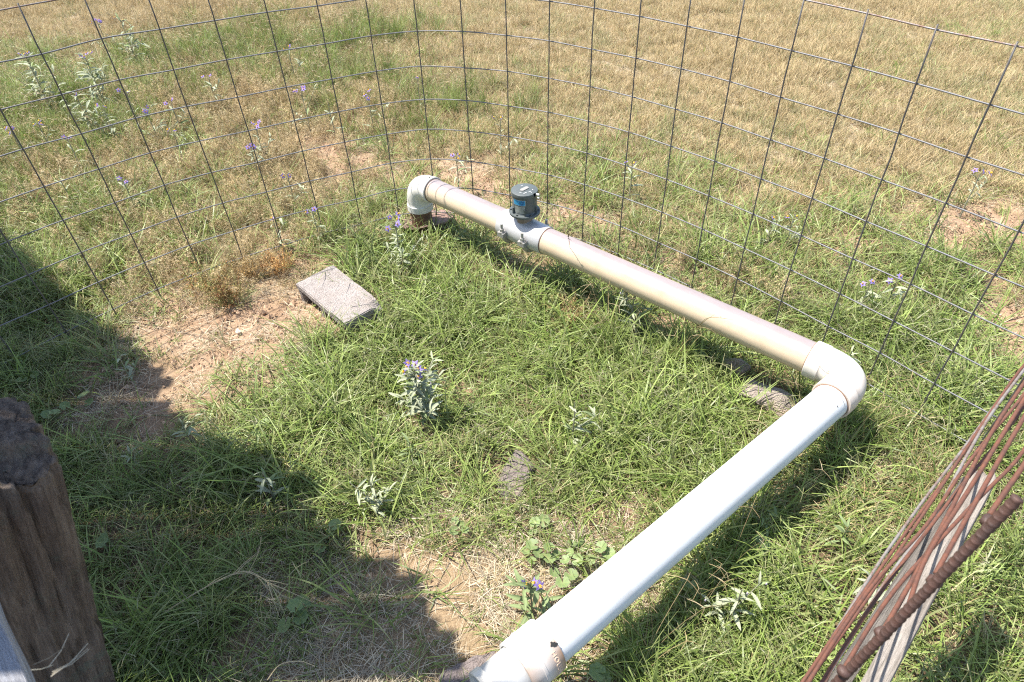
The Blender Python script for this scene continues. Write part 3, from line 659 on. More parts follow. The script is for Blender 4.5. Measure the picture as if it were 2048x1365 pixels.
def patch(a0, a1, z1, z2, rr, n=14):
    mb = MB(); vs = []
    for i in range(n+1):
        a = a0+(a1-a0)*i/n
        for z in (z1, z2): vs.append(mo+np.array([rr*math.cos(a), rr*math.sin(a), z]))
    mb.add(vs, [(2*i, 2*i+2, 2*i+3, 2*i+1) for i in range(n)]); return mb
VA = -1.913  # direction of the meter's face towards the path
ob('sticker', patch(VA-.75, VA+.38, zb+.062, zb+.088, .0529).mesh('sticker', M_WHITEMARK), meter)
ob('sticker', patch(VA-.72, VA+.35, zb+.0635, zb+.0865, .0531).mesh('sticker', M_BLUE), meter)['label'] = 'bright blue sticker with dark swirl logo'
mb = MB()
for rr, a_, b_ in ((.0085, .4, 5.2), (.0045, 3.2, 8.4)):
    pts = []
    for s in np.linspace(a_, b_, 20):
        aa = VA+.08+rr*1.25*math.cos(s)/.0533; pts.append(mo+np.array([.0533*math.cos(aa), .0533*math.sin(aa), zb+.075+rr*math.sin(s)]))
    mb.tube(pts, .0011, 5)
for k in range(3):
    pts = [mo+np.array([.0533*math.cos(VA+x), .0533*math.sin(VA+x), zb+.079-.0045*k]) for x in np.linspace(.16, .31-.04*k, 5)]; mb.tube(pts, .0008, 4)
ob('swirl_logo', mb.mesh('swirl_logo', M_NAVY), meter)
ob('nameplate', patch(VA-.55, VA+.33, zb+.024, zb+.058, .0530).mesh('nameplate', M_PAPER), meter)

# ------------------------------------------------------------------ concrete block and stones
def rough_mesh(me, amt, f, seed):
    co = np.array([v.co[:] for v in me.vertices]); me.update(); nr = np.array([v.normal[:] for v in me.vertices])
    d = (vnoise(co[:, 0]*f+co[:, 2]*f*.7, co[:, 1]*f-co[:, 2]*f*.6, seed)-.5)*2*amt; co += nr*d[:, None]
    me.vertices.foreach_set('co', co.ravel()); me.update()
bm = bmesh.new()
def bmbox(c, d):
    g = bmesh.ops.create_cube(bm, size=1); bmesh.ops.scale(bm, vec=d, verts=g['verts']); bmesh.ops.translate(bm, vec=c, verts=g['verts'])
bmbox((0, 0, .0805), (.397, .194, .033)); bmbox((0, 0, -.0805), (.397, .194, .033))
for x in (-.182, 0, .182): bmbox((x, 0, 0), (.033, .190, .128))
bmesh.ops.bevel(bm, geom=bm.edges[:], offset=.004, segments=2, affect='EDGES')
bmesh.ops.subdivide_edges(bm, edges=[e for e in bm.edges if e.calc_length() > .05], cuts=9, use_grid_fill=True)
for v in bm.verts:                                                    # knocked-off corner at the right-hand end
    if v.co.x > .15 and v.co.y > .03: v.co.z -= max(0, (v.co.x-.15)+(v.co.y-.03)-.06)*.9
me = bpy.data.meshes.new('concrete_block'); bm.to_mesh(me); bm.free(); me.materials.append(M_BLOCK); rough_mesh(me, .0022, 60, 3)
blk = ob('concrete_block', me, None, (BLK_C[0], BLK_C[1], .004), (R_(2), R_(1), math.atan2(BLK_D[1], BLK_D[0])))
tag(blk, 'grey hollow concrete block half sunk in bare soil, core holes facing left', 'concrete block')
def rock(name, size, seed, mt, pos, rz, label, cat, n=16, group=None, tilt=(0, 0)):
    r = np.random.RandomState(seed); bm = bmesh.new()
    for i in range(n):
        q = r.normal(size=3); q /= np.abs(q).max()**.6*np.linalg.norm(q)**.4; bm.verts.new(q*np.array(size)/2*r.uniform(.85, 1.05))
    bmesh.ops.convex_hull(bm, input=bm.verts[:]); bmesh.ops.delete(bm, geom=[v for v in bm.verts if not v.link_faces], context='VERTS')
    bmesh.ops.bevel(bm, geom=bm.edges[:], offset=min(size)*.05, segments=1, affect='EDGES')
    bmesh.ops.triangulate(bm, faces=bm.faces[:]); bmesh.ops.subdivide_edges(bm, edges=bm.edges[:], cuts=3, use_grid_fill=True)
    me = bpy.data.meshes.new(name); bm.to_mesh(me); bm.free(); me.materials.append(mt); rough_mesh(me, min(size)*.06, 5/min(size)*.5, seed); rough_mesh(me, min(size)*.025, 16/min(size)*.5, seed+1)
    return tag(ob(name, me, None, pos, (tilt[0], tilt[1], rz)), label, cat, group)
q = at(1470, 728, .05); rock('concrete_chunk', (.12, .10, .10), 5, M_RUBBLE, (q[0], q[1], .03), .5, 'small broken concrete chunk left of the larger piece by the corner elbow', 'rubble')
q = at(1525, 778, .05); rock('concrete_chunk', (.25, .20, .13), 9, M_RUBBLE, (q[0]+.01, q[1]-.01, .012), -.75, 'larger flat broken concrete piece in grass under the corner elbow', 'rubble', 18)
q = at(1032, 942, .02); rock('stone_slab', (.13, .25, .06), 12, M_DARKSTONE, (q[0], q[1], .0), -.3, 'dark flat stone sunk among the grass in the middle', 'stone', 18)
q = at(925, 1345, .03); rock('flat_stone', (.20, .12, .07), 15, M_DARKSTONE, (q[0]+.03, q[1]-.01, .015), .4, 'brown-grey flat stone beneath the capped end of the pipe', 'stone', 18)
q = at(476, 663, .01); rock('pebble', (.022, .036, .022), 21, M_PEBBLE, (q[0], q[1], gz(q[0], q[1])+.009), .7, 'pale pebble on bare soil left of the concrete block', 'pebble', 14)
q = at(1275, 1020, .0); rock('flat_stone', (.16, .11, .03), 31, concrete_mat('buried_red_stone', (.8, .58, .45)), (q[0], q[1], -.003), .9, 'reddish flat stone barely showing beside the white pipe', 'stone', 18)

# ------------------------------------------------------------------ wooden post and plank, lower left
PT = np.array([-.815, .669, 1.06]); PB_ = np.array([-1.135, .645, -.02]); ax = PB_-PT; plen = np.linalg.norm(ax)
zax = -ax/plen; xax = np.array([.75, .66, 0]); xax -= zax*(xax@zax); xax /= np.linalg.norm(xax); yax = np.cross(zax, xax)
nA, nL = 96, 70; vs, fs = [], []
def post_r(a, hw=.086):
    c, s = abs(math.cos(a)), abs(math.sin(a)); return hw/((c**7+s**7)**(1/7))
for i in range(nL):
    z = -plen*(i/(nL-1))**1.3
    for k in range(nA):
        a = 2*math.pi*k/nA; per = k/nA*40
        g = float(fbm(np.array([per*1.3+.6*math.sin(z*9)]), np.array([z*2.2]), 101)[0])-.5; g2 = float(vnoise(np.array([per*3.1+.8*math.sin(z*14+1)]), np.array([z*3.5]), 103)[0])
        rr = post_r(a)+g*.018-(.009*min(1, (.34-g2)*9) if g2 < .34 else 0)-(.004 if z > -.012 else 0)
        zz = z
        vs.append((rr*math.cos(a), rr*math.sin(a), zz))
fs = [(i*nA+k, (i+1)*nA+k, (i+1)*nA+(k+1) % nA, i*nA+(k+1) % nA) for i in range(nL-1) for k in range(nA)]
def top_z(x, y):
    st = 1/(1+math.exp(-(.75*y+.66*x-.012+.010*math.sin((.75*x-.66*y)*55))/.0022)); ring = math.hypot(x+.06, y-.0)
    nz_ = float(fbm(np.array([x*60]), np.array([y*60]), 109)[0])-.5; crk = float(vnoise(np.array([math.atan2(y, x+.06)*9]), np.array([ring*14]), 111)[0])
    return st*.026+nz_*.006-(.006 if crk < .25 else 0)+.0022*math.sin(ring*420)
rings = 22; base = len(vs)
for k in range(nA): vs[k] = (vs[k][0], vs[k][1], top_z(vs[k][0], vs[k][1])-.003)
for i in range(1, rings):
    s = 1-i/rings
    for k in range(nA):
        x, y = vs[k][0]*s, vs[k][1]*s; vs.append((x, y, top_z(x, y)))
vs.append((0, 0, top_z(0, 0))); ci_ = len(vs)-1
prev = list(range(nA))
for i in range(1, rings):
    cur = [base+(i-1)*nA+k for k in range(nA)]
    fs += [(prev[k], prev[(k+1) % nA], cur[(k+1) % nA], cur[k]) for k in range(nA)]; prev = cur
fs += [(prev[k], prev[(k+1) % nA], ci_) for k in range(nA)]
post = ob('wooden_post', new_mesh('wooden_post', vs, fs, M_POST, True)); tag(post, 'thick weathered brown wooden post with a cracked stepped top, lower left corner', 'post')
post.matrix_world = Matrix(((xax[0], yax[0], zax[0], PT[0]), (xax[1], yax[1], zax[1], PT[1]), (xax[2], yax[2], zax[2], PT[2]), (0, 0, 0, 1)))
def board(name, p0, p1, wd, th, mt, seed, label, cat, roll=0., side_ref=(0, 0, 1)):
    p0, p1 = np.array(p0, float), np.array(p1, float); X = p1-p0; L = np.linalg.norm(X); X /= L
    Z = np.array(side_ref, float); Z -= X*(Z@X); Z /= np.linalg.norm(Z); Y = np.cross(Z, X)
    Y, Z = Y*math.cos(roll)+Z*math.sin(roll), Z*math.cos(roll)-Y*math.sin(roll)
    n = max(6, int(L/.03)); mb = MB(); r = np.random.RandomState(seed)
    prof = [(-.5, -.5), (-.3, -.5), (0, -.5), (.3, -.5), (.5, -.5), (.5, .5), (.3, .5), (.1, .5), (-.1, .5), (-.3, .5), (-.5, .5)]
    vs = []
    for i in range(n+1):
        for k, (a, b) in enumerate(prof):
            jx = (r.rand()-.5)*.02 if i in (0, n) else 0
            vs.append((i/n*L+jx, a*wd+(vnoise(np.array([i*.4]), np.array([a*3.]), seed)[0]-.5)*wd*.05, b*th+(vnoise(np.array([i*.3]), np.array([a*8.]), seed+1)[0]-.5)*th*.16))
    m = len(prof); fs = [(i*m+k, i*m+(k+1) % m, (i+1)*m+(k+1) % m, (i+1)*m+k) for i in range(n) for k in range(m)]+[tuple(range(m))[::-1], tuple(n*m+k for k in range(m))]
    o = ob(name, new_mesh(name, vs, fs, mt)); o.matrix_world = Matrix(((X[0], Y[0], Z[0], p0[0]), (X[1], Y[1], Z[1], p0[1]), (X[2], Y[2], Z[2], p0[2]), (0, 0, 0, 1)))
    bevel(o, .0025, 2); tag(o, label, cat); return o
a_, b_ = at(0, 1225, 1.0), at(65, 1365, 1.0); dd = (b_-a_)/np.linalg.norm(b_-a_); off = np.array([dd[1], -dd[0], 0])*.07
board('plank', a_-dd*.06+off, b_+dd*.5+off, .14, .035, M_PLANK, 5, 'bluish grey weathered plank in the bottom left corner, in front of the post', 'plank')
mb = MB(); r = np.random.RandomState(9)
for i in range(7):
    q = at(62+r.rand()*45, 1325+r.rand()*30, 1.02)+[0, 0, 0]; an = R_(20)+r.normal()*.35; l_ = r.uniform(.02, .06)
    pts = [q, q+np.array([math.cos(an), math.sin(an), .15])*l_*.5, q+np.array([math.cos(an+.2), math.sin(an+.2), .02+.2*r.rand()])*l_]
    mb.tube(pts, [.0007, .0006, .0004], 4, False, np.array(GREYSTRAW[r.randint(5)])*1.1)
tag(ob('straw_wisp', mb.mesh('straw_wisp', M_STRAW, False, True)), 'wisp of dry straw caught between the grey plank and the post', 'straw')

# ------------------------------------------------------------------ rusty mesh panel and laths, lower right
gate = empty('rebar_gate', (.45, .40, 0), 'rusty welded rod panel with a thick ribbed end bar, lower right corner', 'mesh panel'); gl = np.array([.45, .40, 0])
def ray_pt(u, v, d):
    q = FW+(u-1024)/FPX*RI+(682.5-v)/FPX*UP; return CO+q/np.linalg.norm(q)*d
bp = [ray_pt(2036, 996, .95), ray_pt(1979, 1047, .98), ray_pt(1932, 1105, 1.005), ray_pt(1869, 1168, 1.03), ray_pt(1816, 1222, 1.055), ray_pt(1766, 1270, 1.08), ray_pt(1690, 1349, 1.12)]
bd = (bp[-1]-bp[0])/np.linalg.norm(bp[-1]-bp[0]); p0 = bp[0]; Lb = (p0[2])/-bd[2]
nR, nS = 260, 14; vs = []; X = np.cross(bd, [0, 0, 1.]); X /= np.linalg.norm(X); Y = np.cross(bd, X)
nR = int(Lb/.0012)
for i in range(nR+1):
    s = i/nR*Lb
    for k in range(nS):
        a = 2*math.pi*k/nS; ph = (s+.0035*math.sin(a))/.0100; rib = max(0, math.cos(2*math.pi*ph))**2.2
        lg = 1 if abs(math.cos(a-.9)) > .97 else 0
        rr = .0061+.0009*rib*(1-lg)+.0008*lg
        vs.append(p0+bd*s+rr*(math.cos(a)*X+math.sin(a)*Y)-gl)
fs = [(i*nS+k, i*nS+(k+1) % nS, (i+1)*nS+(k+1) % nS, (i+1)*nS+k) for i in range(nR) for k in range(nS)]+[tuple(range(nS))[::-1], tuple(nR*nS+k for k in range(nS))]
ob('ribbed_bar', new_mesh('ribbed_bar', vs, fs, M_BAR, True), gate)
RODS = [(1.146, ((2060, 920), (2037, 946), (2008, 984), (1979, 1030)), M_RUST), (1.05, ((2048, 836), (1996, 923), (1955, 998), (1912, 1074), (1871, 1148)), M_RUST),
        (.95, ((2048, 767), (1996, 842), (1949, 926), (1915, 995), (1862, 1094), (1805, 1195), (1766, 1262)), M_RUST), (.87, ((2048, 910), (1996, 960), (1958, 995), (1865, 1097), (1802, 1161), (1753, 1227), (1690, 1335)), M_RUST),
        (.79, ((2048, 792), (1980, 870), (1921, 945), (1857, 1050), (1749, 1161), (1677, 1269), (1632, 1337), (1600, 1395)), M_RUST), (.72, ((2030, 764), (1974, 839), (1917, 942), (1860, 1053), (1784, 1140), (1711, 1261), (1648, 1363), (1620, 1420)), M_RUSTGREY),
        (.665, ((2030, 752), (1930, 901), (1867, 998), (1796, 1105), (1724, 1214), (1656, 1308), (1614, 1363), (1580, 1420)), M_RUST), (.60, ((2048, 732), (1974, 832), (1933, 890), (1849, 998), (1755, 1129), (1667, 1272), (1610, 1365), (1580, 1420)), M_RUSTGREY)]
RODS += [(1.00, ((2048, 800), (2012, 858), (1960, 945), (1905, 1032), (1838, 1128), (1815, 1222)), M_RUST), (.755, ((2048, 815), (1990, 893), (1925, 968), (1850, 1068), (1765, 1178), (1690, 1290), (1640, 1372), (1610, 1420)), M_RUST), (.63, ((2040, 742), (1960, 862), (1905, 940), (1822, 1050), (1738, 1170), (1650, 1298), (1600, 1372)), M_RUST)]
for z, pts, mt in RODS:
    P = [at(u, v, z) for u, v in pts]
    d0 = P[0]-P[1]; d0 /= np.linalg.norm(d0); tgt = np.array([1.545, 1.408, z]); P = [tgt]+P if np.linalg.norm(P[0]-tgt) > .05 else P
    P = np.array([q-gl for q in P]); L_s = np.concatenate([[0], np.cumsum(np.linalg.norm(np.diff(P, axis=0), axis=1))]); tt = np.linspace(0, L_s[-1], max(12, int(L_s[-1]/.02)))
    sm = np.stack([np.interp(tt, L_s, P[:, k]) for k in range(3)], -1)
    for _ in range(10): sm[1:-1] = (sm[:-2]+2*sm[1:-1]+sm[2:])/4
    mb = MB(); mb.tube(sm, .0031, 8); ob('rod', mb.mesh('rod', mt, True), gate)
mb = MB()
for u, v, d in ((1979, 1044, .975), (1869, 1164, 1.024), (1764, 1266, 1.072), (1688, 1344, 1.112)):
    c_ = ray_pt(u, v, d)-gl; g = bmesh.new(); bmesh.ops.create_icosphere(g, subdivisions=2, radius=.0085)
    for vv in g.verts: vv.co *= 1+.25*(hash2(np.array([int(vv.co.x*4000)]), np.array([int(vv.co.y*4000)]), int(u))[0]-.5)
    g.verts.ensure_lookup_table(); MBv = [np.array(vv.co)*np.array([1.15, 1.15, .8])+c_ for vv in g.verts]; w_ = MB(); w_.add(MBv, [tuple(vv.index for vv in f.verts) for f in g.faces]); g.free()
    ob('weld', w_.mesh('weld', M_BAR, True), gate)
def through(q0, z0_, q1, z1_):
    a, b = at(*q0, z0_), at(*q1, z1_); k = (z1_-(-.02))/(z0_-z1_); return a, b+(b-a)*k
a_, b_ = through((1970, 952), .62, (1752, 1365), .36); board('lath', a_, b_, .044, .024, M_LATH, 11, 'pale grey wooden lath leaning below the ribbed bar', 'lath', .2)
a_, b_ = through((1940, 966), .56, (1688, 1350), .33); board('lath', a_, b_, .034, .022, wood_mat('dark_grey_lath', (.06, .052, .045), (.14, .125, .11), (.20, .18, .16), axis=0), 12, 'narrow darker grey lath behind the rusty rods, left of the pale lath', 'lath', -.3)

# ------------------------------------------------------------------ plants
def leaf_mesh(name, seed, wd, droop, wave, col, mt, n=8):
    r = np.random.RandomState(seed); vs, fs, cs = [], [], []
    for i in range(n+1):
        s = i/n; w_ = wd*math.sin(math.pi*min(1, s*.93+.05))**.8*(1 if i < n else .1)
        z = droop*(s*.9-s*s*1.6); wv = wave*math.sin(s*17+seed)
        for k, e in enumerate((-1, -.5, 0, .5, 1)):
            vs.append((s, e*w_, z+abs(e)*w_*.35+(wv*e*abs(e))*.5)); cs.append(np.array(col)*(1.12 if k == 2 else 1.)*(.95+.1*r.rand()))
    fs = [(i*5+k, i*5+k+1, (i+1)*5+k+1, (i+1)*5+k) for i in range(n) for k in range(4)]
    return new_mesh(name, vs, fs, mt, True, np.array(cs))
SILVER = (.315, .34, .225); SG = (.20, .25, .115)
LEAVES = [leaf_mesh('leaf', i, (.085+.012*(i % 3)), .25+.2*(i % 2), .03, SILVER if i < 4 else SG, M_LEAF) for i in range(6)]
vs, fs = [], []
for k in range(5):
    a = 2*math.pi*k/5
    vs += [(0, 0, 0), (.55*math.cos(a-.55), .55*math.sin(a-.55), .08), (1.0*math.cos(a), 1.0*math.sin(a), -.05), (.55*math.cos(a+.55), .55*math.sin(a+.55), .08)]; fs.append((4*k, 4*k+1, 4*k+2, 4*k+3))
F_MESH = new_mesh('corolla', vs, fs, M_PETAL, True, np.tile([.30, .22, .60], (len(vs), 1)))
mb = MB()
for k in range(5):
    a = 2*math.pi*k/5; mb.tube([(.12*math.cos(a), .12*math.sin(a), .05), (.2*math.cos(a), .2*math.sin(a), .62)], [.09, .05], 5)
S_MESH = mb.mesh('stamens', M_YELLOW, True)
def stem_mesh(h, lean, seed, col, branches):
    r = np.random.RandomState(seed); mb = MB(); tips = []; P = [np.array([0, 0, -.01])]; d = np.array([lean[0], lean[1], 1.]); d /= np.linalg.norm(d)
    main = [d*h*s+np.array([.012*math.sin(s*5+seed), .012*math.cos(s*4+seed), 0])*h*3*s*(1-s)+[0, 0, -.01*(s == 0)] for s in np.linspace(0, 1, 7)]
    mb.tube(main, np.linspace(.0032, .0018, 7)*min(1.2, h/.25+.3), 6, False, col); axes = [np.array(main)]
    for i in range(branches):
        s = r.uniform(.1, .6); o_ = np.array(main)[int(s*6)]; a = i*2.4+r.rand()*.8; l_ = h*r.uniform(.4, .85)*(1.1-s*.5); lz = r.uniform(.45, .8); e = np.array([math.cos(a)*lz, math.sin(a)*lz, math.sqrt(1-lz*lz)])
        br = [o_+e*l_*q+np.array([0, 0, -.02*h*q*(1-q)]) for q in np.linspace(0, 1, 5)]; mb.tube(br, np.linspace(.002, .0012, 5), 5, False, col); axes.append(np.array(br))
    return mb.mesh('stem', M_LEAF, True, True), axes
def flower(par, pos, size, r, face=None):
    d = face if face is not None else np.array([r.normal()*.8-.1, r.normal()*.6-.5, .5+r.rand()*.6]); q = Vector(d).to_track_quat('Z', 'Y').to_euler()
    f = ob('flower', F_MESH, par, pos, q, size); ob('stamens', S_MESH, f); return f
def nightshade(base, h, nleaf, nfl, seed, label, lsize=(.04, .085), branches=2, lean=(0, 0), green=False, buds=0, group=None, name='nightshade_plant'):
    r = np.random.RandomState(seed); z = float(gz(base[0], base[1])); root = empty(name, (base[0], base[1], z), label, 'plant', group)
    sm, axes = stem_mesh(h, lean, seed, np.array([.30, .29, .20]) if not green else np.array([.24, .22, .13]), branches); ob('stem', sm, root)
    for i in range(nleaf):
        A = axes[0] if (r.rand() < .5 or len(axes) == 1) else axes[r.randint(1, len(axes))]
        s = r.uniform(.12, 1) if A is axes[0] else r.uniform(.3, 1); k = min(len(A)-2, int(s*(len(A)-1))); p = A[k]+(A[k+1]-A[k])*(s*(len(A)-1)-k)
        yaw = i*2.4+r.normal()*.4; el = r.uniform(-.15, .75)+.35*(s > .8); l_ = r.uniform(*lsize)*(1.1-.45*s)
        ob('leaf', LEAVES[(r.randint(4) if not green else 4+r.randint(2)) if r.rand() < .85 else 4], root, p, (r.normal()*.4, -el, yaw), l_)
    tips = [A[-1] for A in axes]
    for i in range(nfl):
        a_ = i*2.4+r.rand(); rr_ = (.012+.02*i/max(1, nfl-1))*(h/.2) if nfl > 1 else 0; p = axes[0][-1]+np.array([math.cos(a_)*rr_, math.sin(a_)*rr_, r.uniform(-.015, .02)]); flower(root, p, r.uniform(.014, .0185), r)
        mb = MB(); mb.tube([axes[0][-2], p], .0008, 4, False, (.3, .29, .2)); ob('flower_stalk', mb.mesh('flower_stalk', M_LEAF, False, True), root)
    for i in range(buds):
        p = tips[i % len(tips)]+np.array([r.normal()*.016, r.normal()*.016, .008]); mb = MB(); mb.tube([(0, 0, -.004), (0, 0, 0), (0, 0, .006)], [.0012, .003, .0012], 6); ob('bud', mb.mesh('bud', M_BUD, True), root, p)
    return root
def base_of(u, v, h): return at(u, v, h)[:2]                          # foot of a plant of height h whose top shows at (u, v)
nightshade(base_of(828, 738, .27), .27, 150, 7, 1, 'bushy silver-leaved plant with violet flowers, in the middle of the enclosure grass', (.045, .085), 10, buds=3)
nightshade(base_of(790, 445, .28), .28, 60, 5, 2, 'tall silver-leaved plant with violet flowers left of the far elbow and casing', (.03, .06), 3, buds=2)
nightshade(base_of(1272, 565, .27), .27, 40, 4, 3, 'single-stemmed plant with violet flowers in front of the long stained pipe run', (.035, .07), 2, buds=4)
nightshade(base_of(525, 945, .16), .16, 17, 0, 4, 'silver-leaved plant without flowers in the shade, right of the straw stalks', (.05, .08), 0)
nightshade(base_of(740, 965, .17), .17, 38, 0, 5, 'leafy pale plant without flowers below the bushy flowering one', (.035, .065), 3)
nightshade(base_of(1482, 1185, .17), .17, 24, 0, 6, 'pale silver-leaved rosette in grass right of the clean white pipe', (.045, .075), 2, buds=3)
nightshade(base_of(1062, 1165, .18), .18, 24, 3, 7, 'green-leaved plant with violet flowers tucked against the white pipe near its coupling', (.055, .09), 2, green=True)
nightshade(base_of(365, 850, .12), .12, 16, 0, 8, 'small silver plant in the shade right of the wooden post top', (.045, .07), 1)
nightshade(base_of(238, 715, .12), .12, 14, 0, 9, 'small silver plant in the shade just inside the left fence foot', (.045, .07), 1)
nightshade(base_of(1150, 800, .22), .22, 20, 0, 10, 'upright pale plant without flowers in lush grass left of the broken concrete', (.04, .08), 1)
nightshade(base_of(1525, 1020, .13), .13, 14, 0, 11, 'small green plant in the shadow just right of the white pipe', (.04, .065), 1, green=True)
nightshade(base_of(1692, 1062, .12), .12, 9, 0, 12, 'few-leaved green seedling between white pipe and rusty rods', (.045, .07), 0, green=True)
nightshade(base_of(1790, 1170, .16), .16, 22, 0, 13, 'pale broad-leaved plant seen through the rusty rods', (.06, .09), 2)
nightshade(base_of(1705, 700, .14), .14, 12, 0, 14, 'small silver plant outside the fence beside the corner elbow', (.04, .065), 0)
nightshade(base_of(818, 885, .10), .10, 10, 0, 15, 'yellowish leafy sprig at the foot of the bushy flowering plant', (.04, .075), 0, green=True)
nightshade(base_of(255, 900, .10), .08, 9, 0, 16, 'tiny silver sprig in deep shade beside the wooden post', (.035, .06), 0)
FAR = [(50, 110, .4, 80, 4, 8, 'big pale silver bush at the upper left edge beyond the fence'), (165, 105, .38, 80, 4, 8, 'big pale silver bush second from the upper left edge'),
       (240, 40, .36, 60, 2, 6, 'silver bush in golden grass at the top left, behind the others'), (195, 45, .3, 18, 5, 2, 'silver plant with several violet flowers below the top left edge'),
       (150, 185, .3, 55, 1, 6, 'silver bush in green grass straight below the second big bush'), (75, 245, .24, 10, 3, 1, 'violet-flowered plant low at the left edge of the green patch'),
       (20, 258, .24, 10, 3, 1, 'violet-flowered plant cut by the left edge of the picture'), (135, 280, .22, 10, 2, 1, 'violet-flowered plant below the green patch at left'),
       (205, 215, .24, 18, 2, 2, 'silver plant amid the green patch right of the left flowers'), (250, 180, .26, 12, 2, 1, 'plant with two violet flowers behind the third upright fence wire'),
       (290, 215, .24, 20, 3, 2, 'violet-flowered plant over froth-like dry grass at left'), (340, 200, .22, 10, 2, 1, 'violet-flowered plant at the edge of the dry froth grass'),
       (415, 150, .26, 24, 2, 3, 'grey-green plant beyond the fence between green and dry grass'), (345, 262, .22, 10, 2, 1, 'violet-flowered plant standing in pale dry froth grass'),
       (245, 360, .2, 12, 2, 1, 'violet-flowered plant in froth grass left of the green tussock'), (115, 350, .2, 12, 0, 1, 'flowerless silver plant in dry grass at the left'),
       (600, 175, .3, 18, 5, 2, 'sparse violet-flowered plant at the edge of the bare sandy patch'), (655, 200, .26, 12, 0, 1, 'flowerless upright plant beside the sandy patch'),
       (510, 250, .24, 14, 4, 1, 'violet-flowered plant in dry grass left of the sandy patch'), (500, 292, .2, 10, 3, 1, 'low violet-flowered plant in dry grass below another'),
       (575, 353, .18, 10, 2, 1, 'violet-flowered plant just below the sandy patch'), (545, 437, .18, 9, 1, 1, 'single-flowered plant above the reddish dry weeds'),
       (625, 425, .2, 9, 2, 0, 'violet-flowered sprig above the concrete block, beyond the fence'), (575, 95, .28, 9, 2, 1, 'violet-flowered plant in tall green grass at upper left middle'),
       (735, 185, .28, 10, 3, 1, 'violet-flowered plant in dry field right of the sandy patch'), (835, 160, .24, 8, 1, 1, 'thin plant in the dry field left of the meter'),
       (1000, 235, .26, 12, 2, 1, 'violet-flowered plant in the dry field above the meter'), (912, 312, .24, 15, 3, 1, 'violet-flowered plant on bare soil behind the far elbow'),
       (1265, 330, .22, 9, 2, 0, 'violet-flowered plant in green strip right of the meter'), (1588, 433, .18, 12, 2, 1, 'violet-flowered plant in green strip behind the right fence'),
       (1545, 440, .16, 14, 1, 1, 'low silver plant left of the flowering one behind the right fence'), (1795, 560, .16, 10, 2, 1, 'violet-flowered plant in grass beyond the right fence near bare soil'),
       (1740, 568, .15, 12, 2, 1, 'low silver plant with flowers beyond the right fence, next to another'), (1962, 345, .25, 12, 3, 1, 'violet-flowered plant above the reddish bare soil at right')]
for i, (u, v, h, nl, nf, br, lb) in enumerate(FAR): nightshade(base_of(u, v, h), h, nl, nf, 40+i, lb, (.06, .115) if nl > 50 else (.045, .085), br)
# mallow: round scalloped leaves
vs, fs, n = [(0, 0, -.12)], [], 28
for i, q in enumerate((.5, 1.)):
    for k in range(n):
        a = -math.pi+.28+(2*math.pi-.56)*k/(n-1); rr = q*(1+(.16*abs(math.sin(a*3.5+.0))-.10+.05*math.sin(a*14))*(q > .9)); vs.append((rr*math.cos(a), rr*math.sin(a), .02*q+.10*q*math.cos(a*3.5)*.35+.12*q*q))
fs = [(0, 1+k, 2+k) for k in range(n-1)]+[(1+k, 1+n+k, 2+n+k, 2+k) for k in range(n-1)]
MAL = new_mesh('leaf', vs, fs, M_MALLOW, True, np.array([(.24, .29, .12)]+[(.165+.05*(k % 4 == 0), .225+.05*(k % 4 == 0), .085) for k in range(n)]+[(.195, .25, .105)]*n))
def mallow(lst, seed, label, size=(.018, .027), h=.06):
    r = np.random.RandomState(seed); c_ = np.mean([at(u, v, h)[:2] for u, v in lst], axis=0); z = float(gz(*c_)); root = empty('mallow_plant', (c_[0], c_[1], z), label, 'plant', None); mb = MB()
    for u, v in lst:
        hh = h*r.uniform(.55, 1.25); q = at(u, v, hh+z); q[:2] -= c_; q[2] = hh; yaw = math.atan2(q[1], q[0])
        s_ = np.array([q[0]*.25, q[1]*.25, 0.]); mb.tube([s_, (s_+q)/2+[0, 0, .012], q-[0, 0, .003]], .0011, 5, False, (.22, .17, .09))
        ob('leaf', MAL, root, q, (r.normal()*.25, r.normal()*.25-.1, yaw+r.normal()*.5), r.uniform(*size))
    mb.tube([(0, 0, -.01), (.004, .003, .02)], .003, 6, False, (.22, .17, .09)); ob('stem', mb.mesh('stem', M_MALLOW, True, True), root)
mallow([(1070, 1045), (1087, 1042), (1066, 1065), (1065, 1090), (1052, 1102), (1078, 1108), (1064, 1122), (1112, 1110), (1098, 1118), (1145, 1088), (1163, 1092), (1130, 1120), (1155, 1120), (1202, 1095), (1218, 1108), (1182, 1120), (1108, 1145), (1125, 1165), (1142, 1150), (1098, 1095), (1140, 1105)], 1, 'spreading mallow with round scalloped leaves on straw beside the white pipe', (.0135, .021), .05)
mallow([(910, 1042), (922, 1050), (908, 1062), (930, 1060)], 2, 'small mallow seedling on the straw patch left of the larger mallow', (.012, .016), .04)
mallow([(168, 790), (178, 805), (110, 825), (95, 830), (130, 812)], 3, 'dark mallow leaves in shade right behind the wooden post', (.016, .024), .05)
mallow([(40, 740), (70, 750), (44, 760)], 4, 'mallow leaves at the left edge in the fence shade', (.016, .02), .04)
mallow([(205, 1085), (208, 1078)], 5, 'lone mallow leaf in deep shade beside the post', (.018, .022), .05)
mallow([(590, 1212), (605, 1205), (570, 1250), (600, 1235)], 6, 'shaded mallow leaves beside the straw patch, lower middle', (.018, .024), .05)
mallow([(662, 1062), (655, 1075), (640, 1098), (670, 1050)], 7, 'mallow leaves in grass at the shadow edge', (.015, .02), .05)
mallow([(1528, 1090), (1520, 1100), (1525, 1082)], 8, 'mallow leaf in grass right of the clean white pipe run', (.016, .021), .06)
mallow([(1390, 1140), (1405, 1148), (1380, 1165), (1398, 1180)], 9, 'dark mallow leaves in the shadow under the white pipe', (.018, .024), .05)
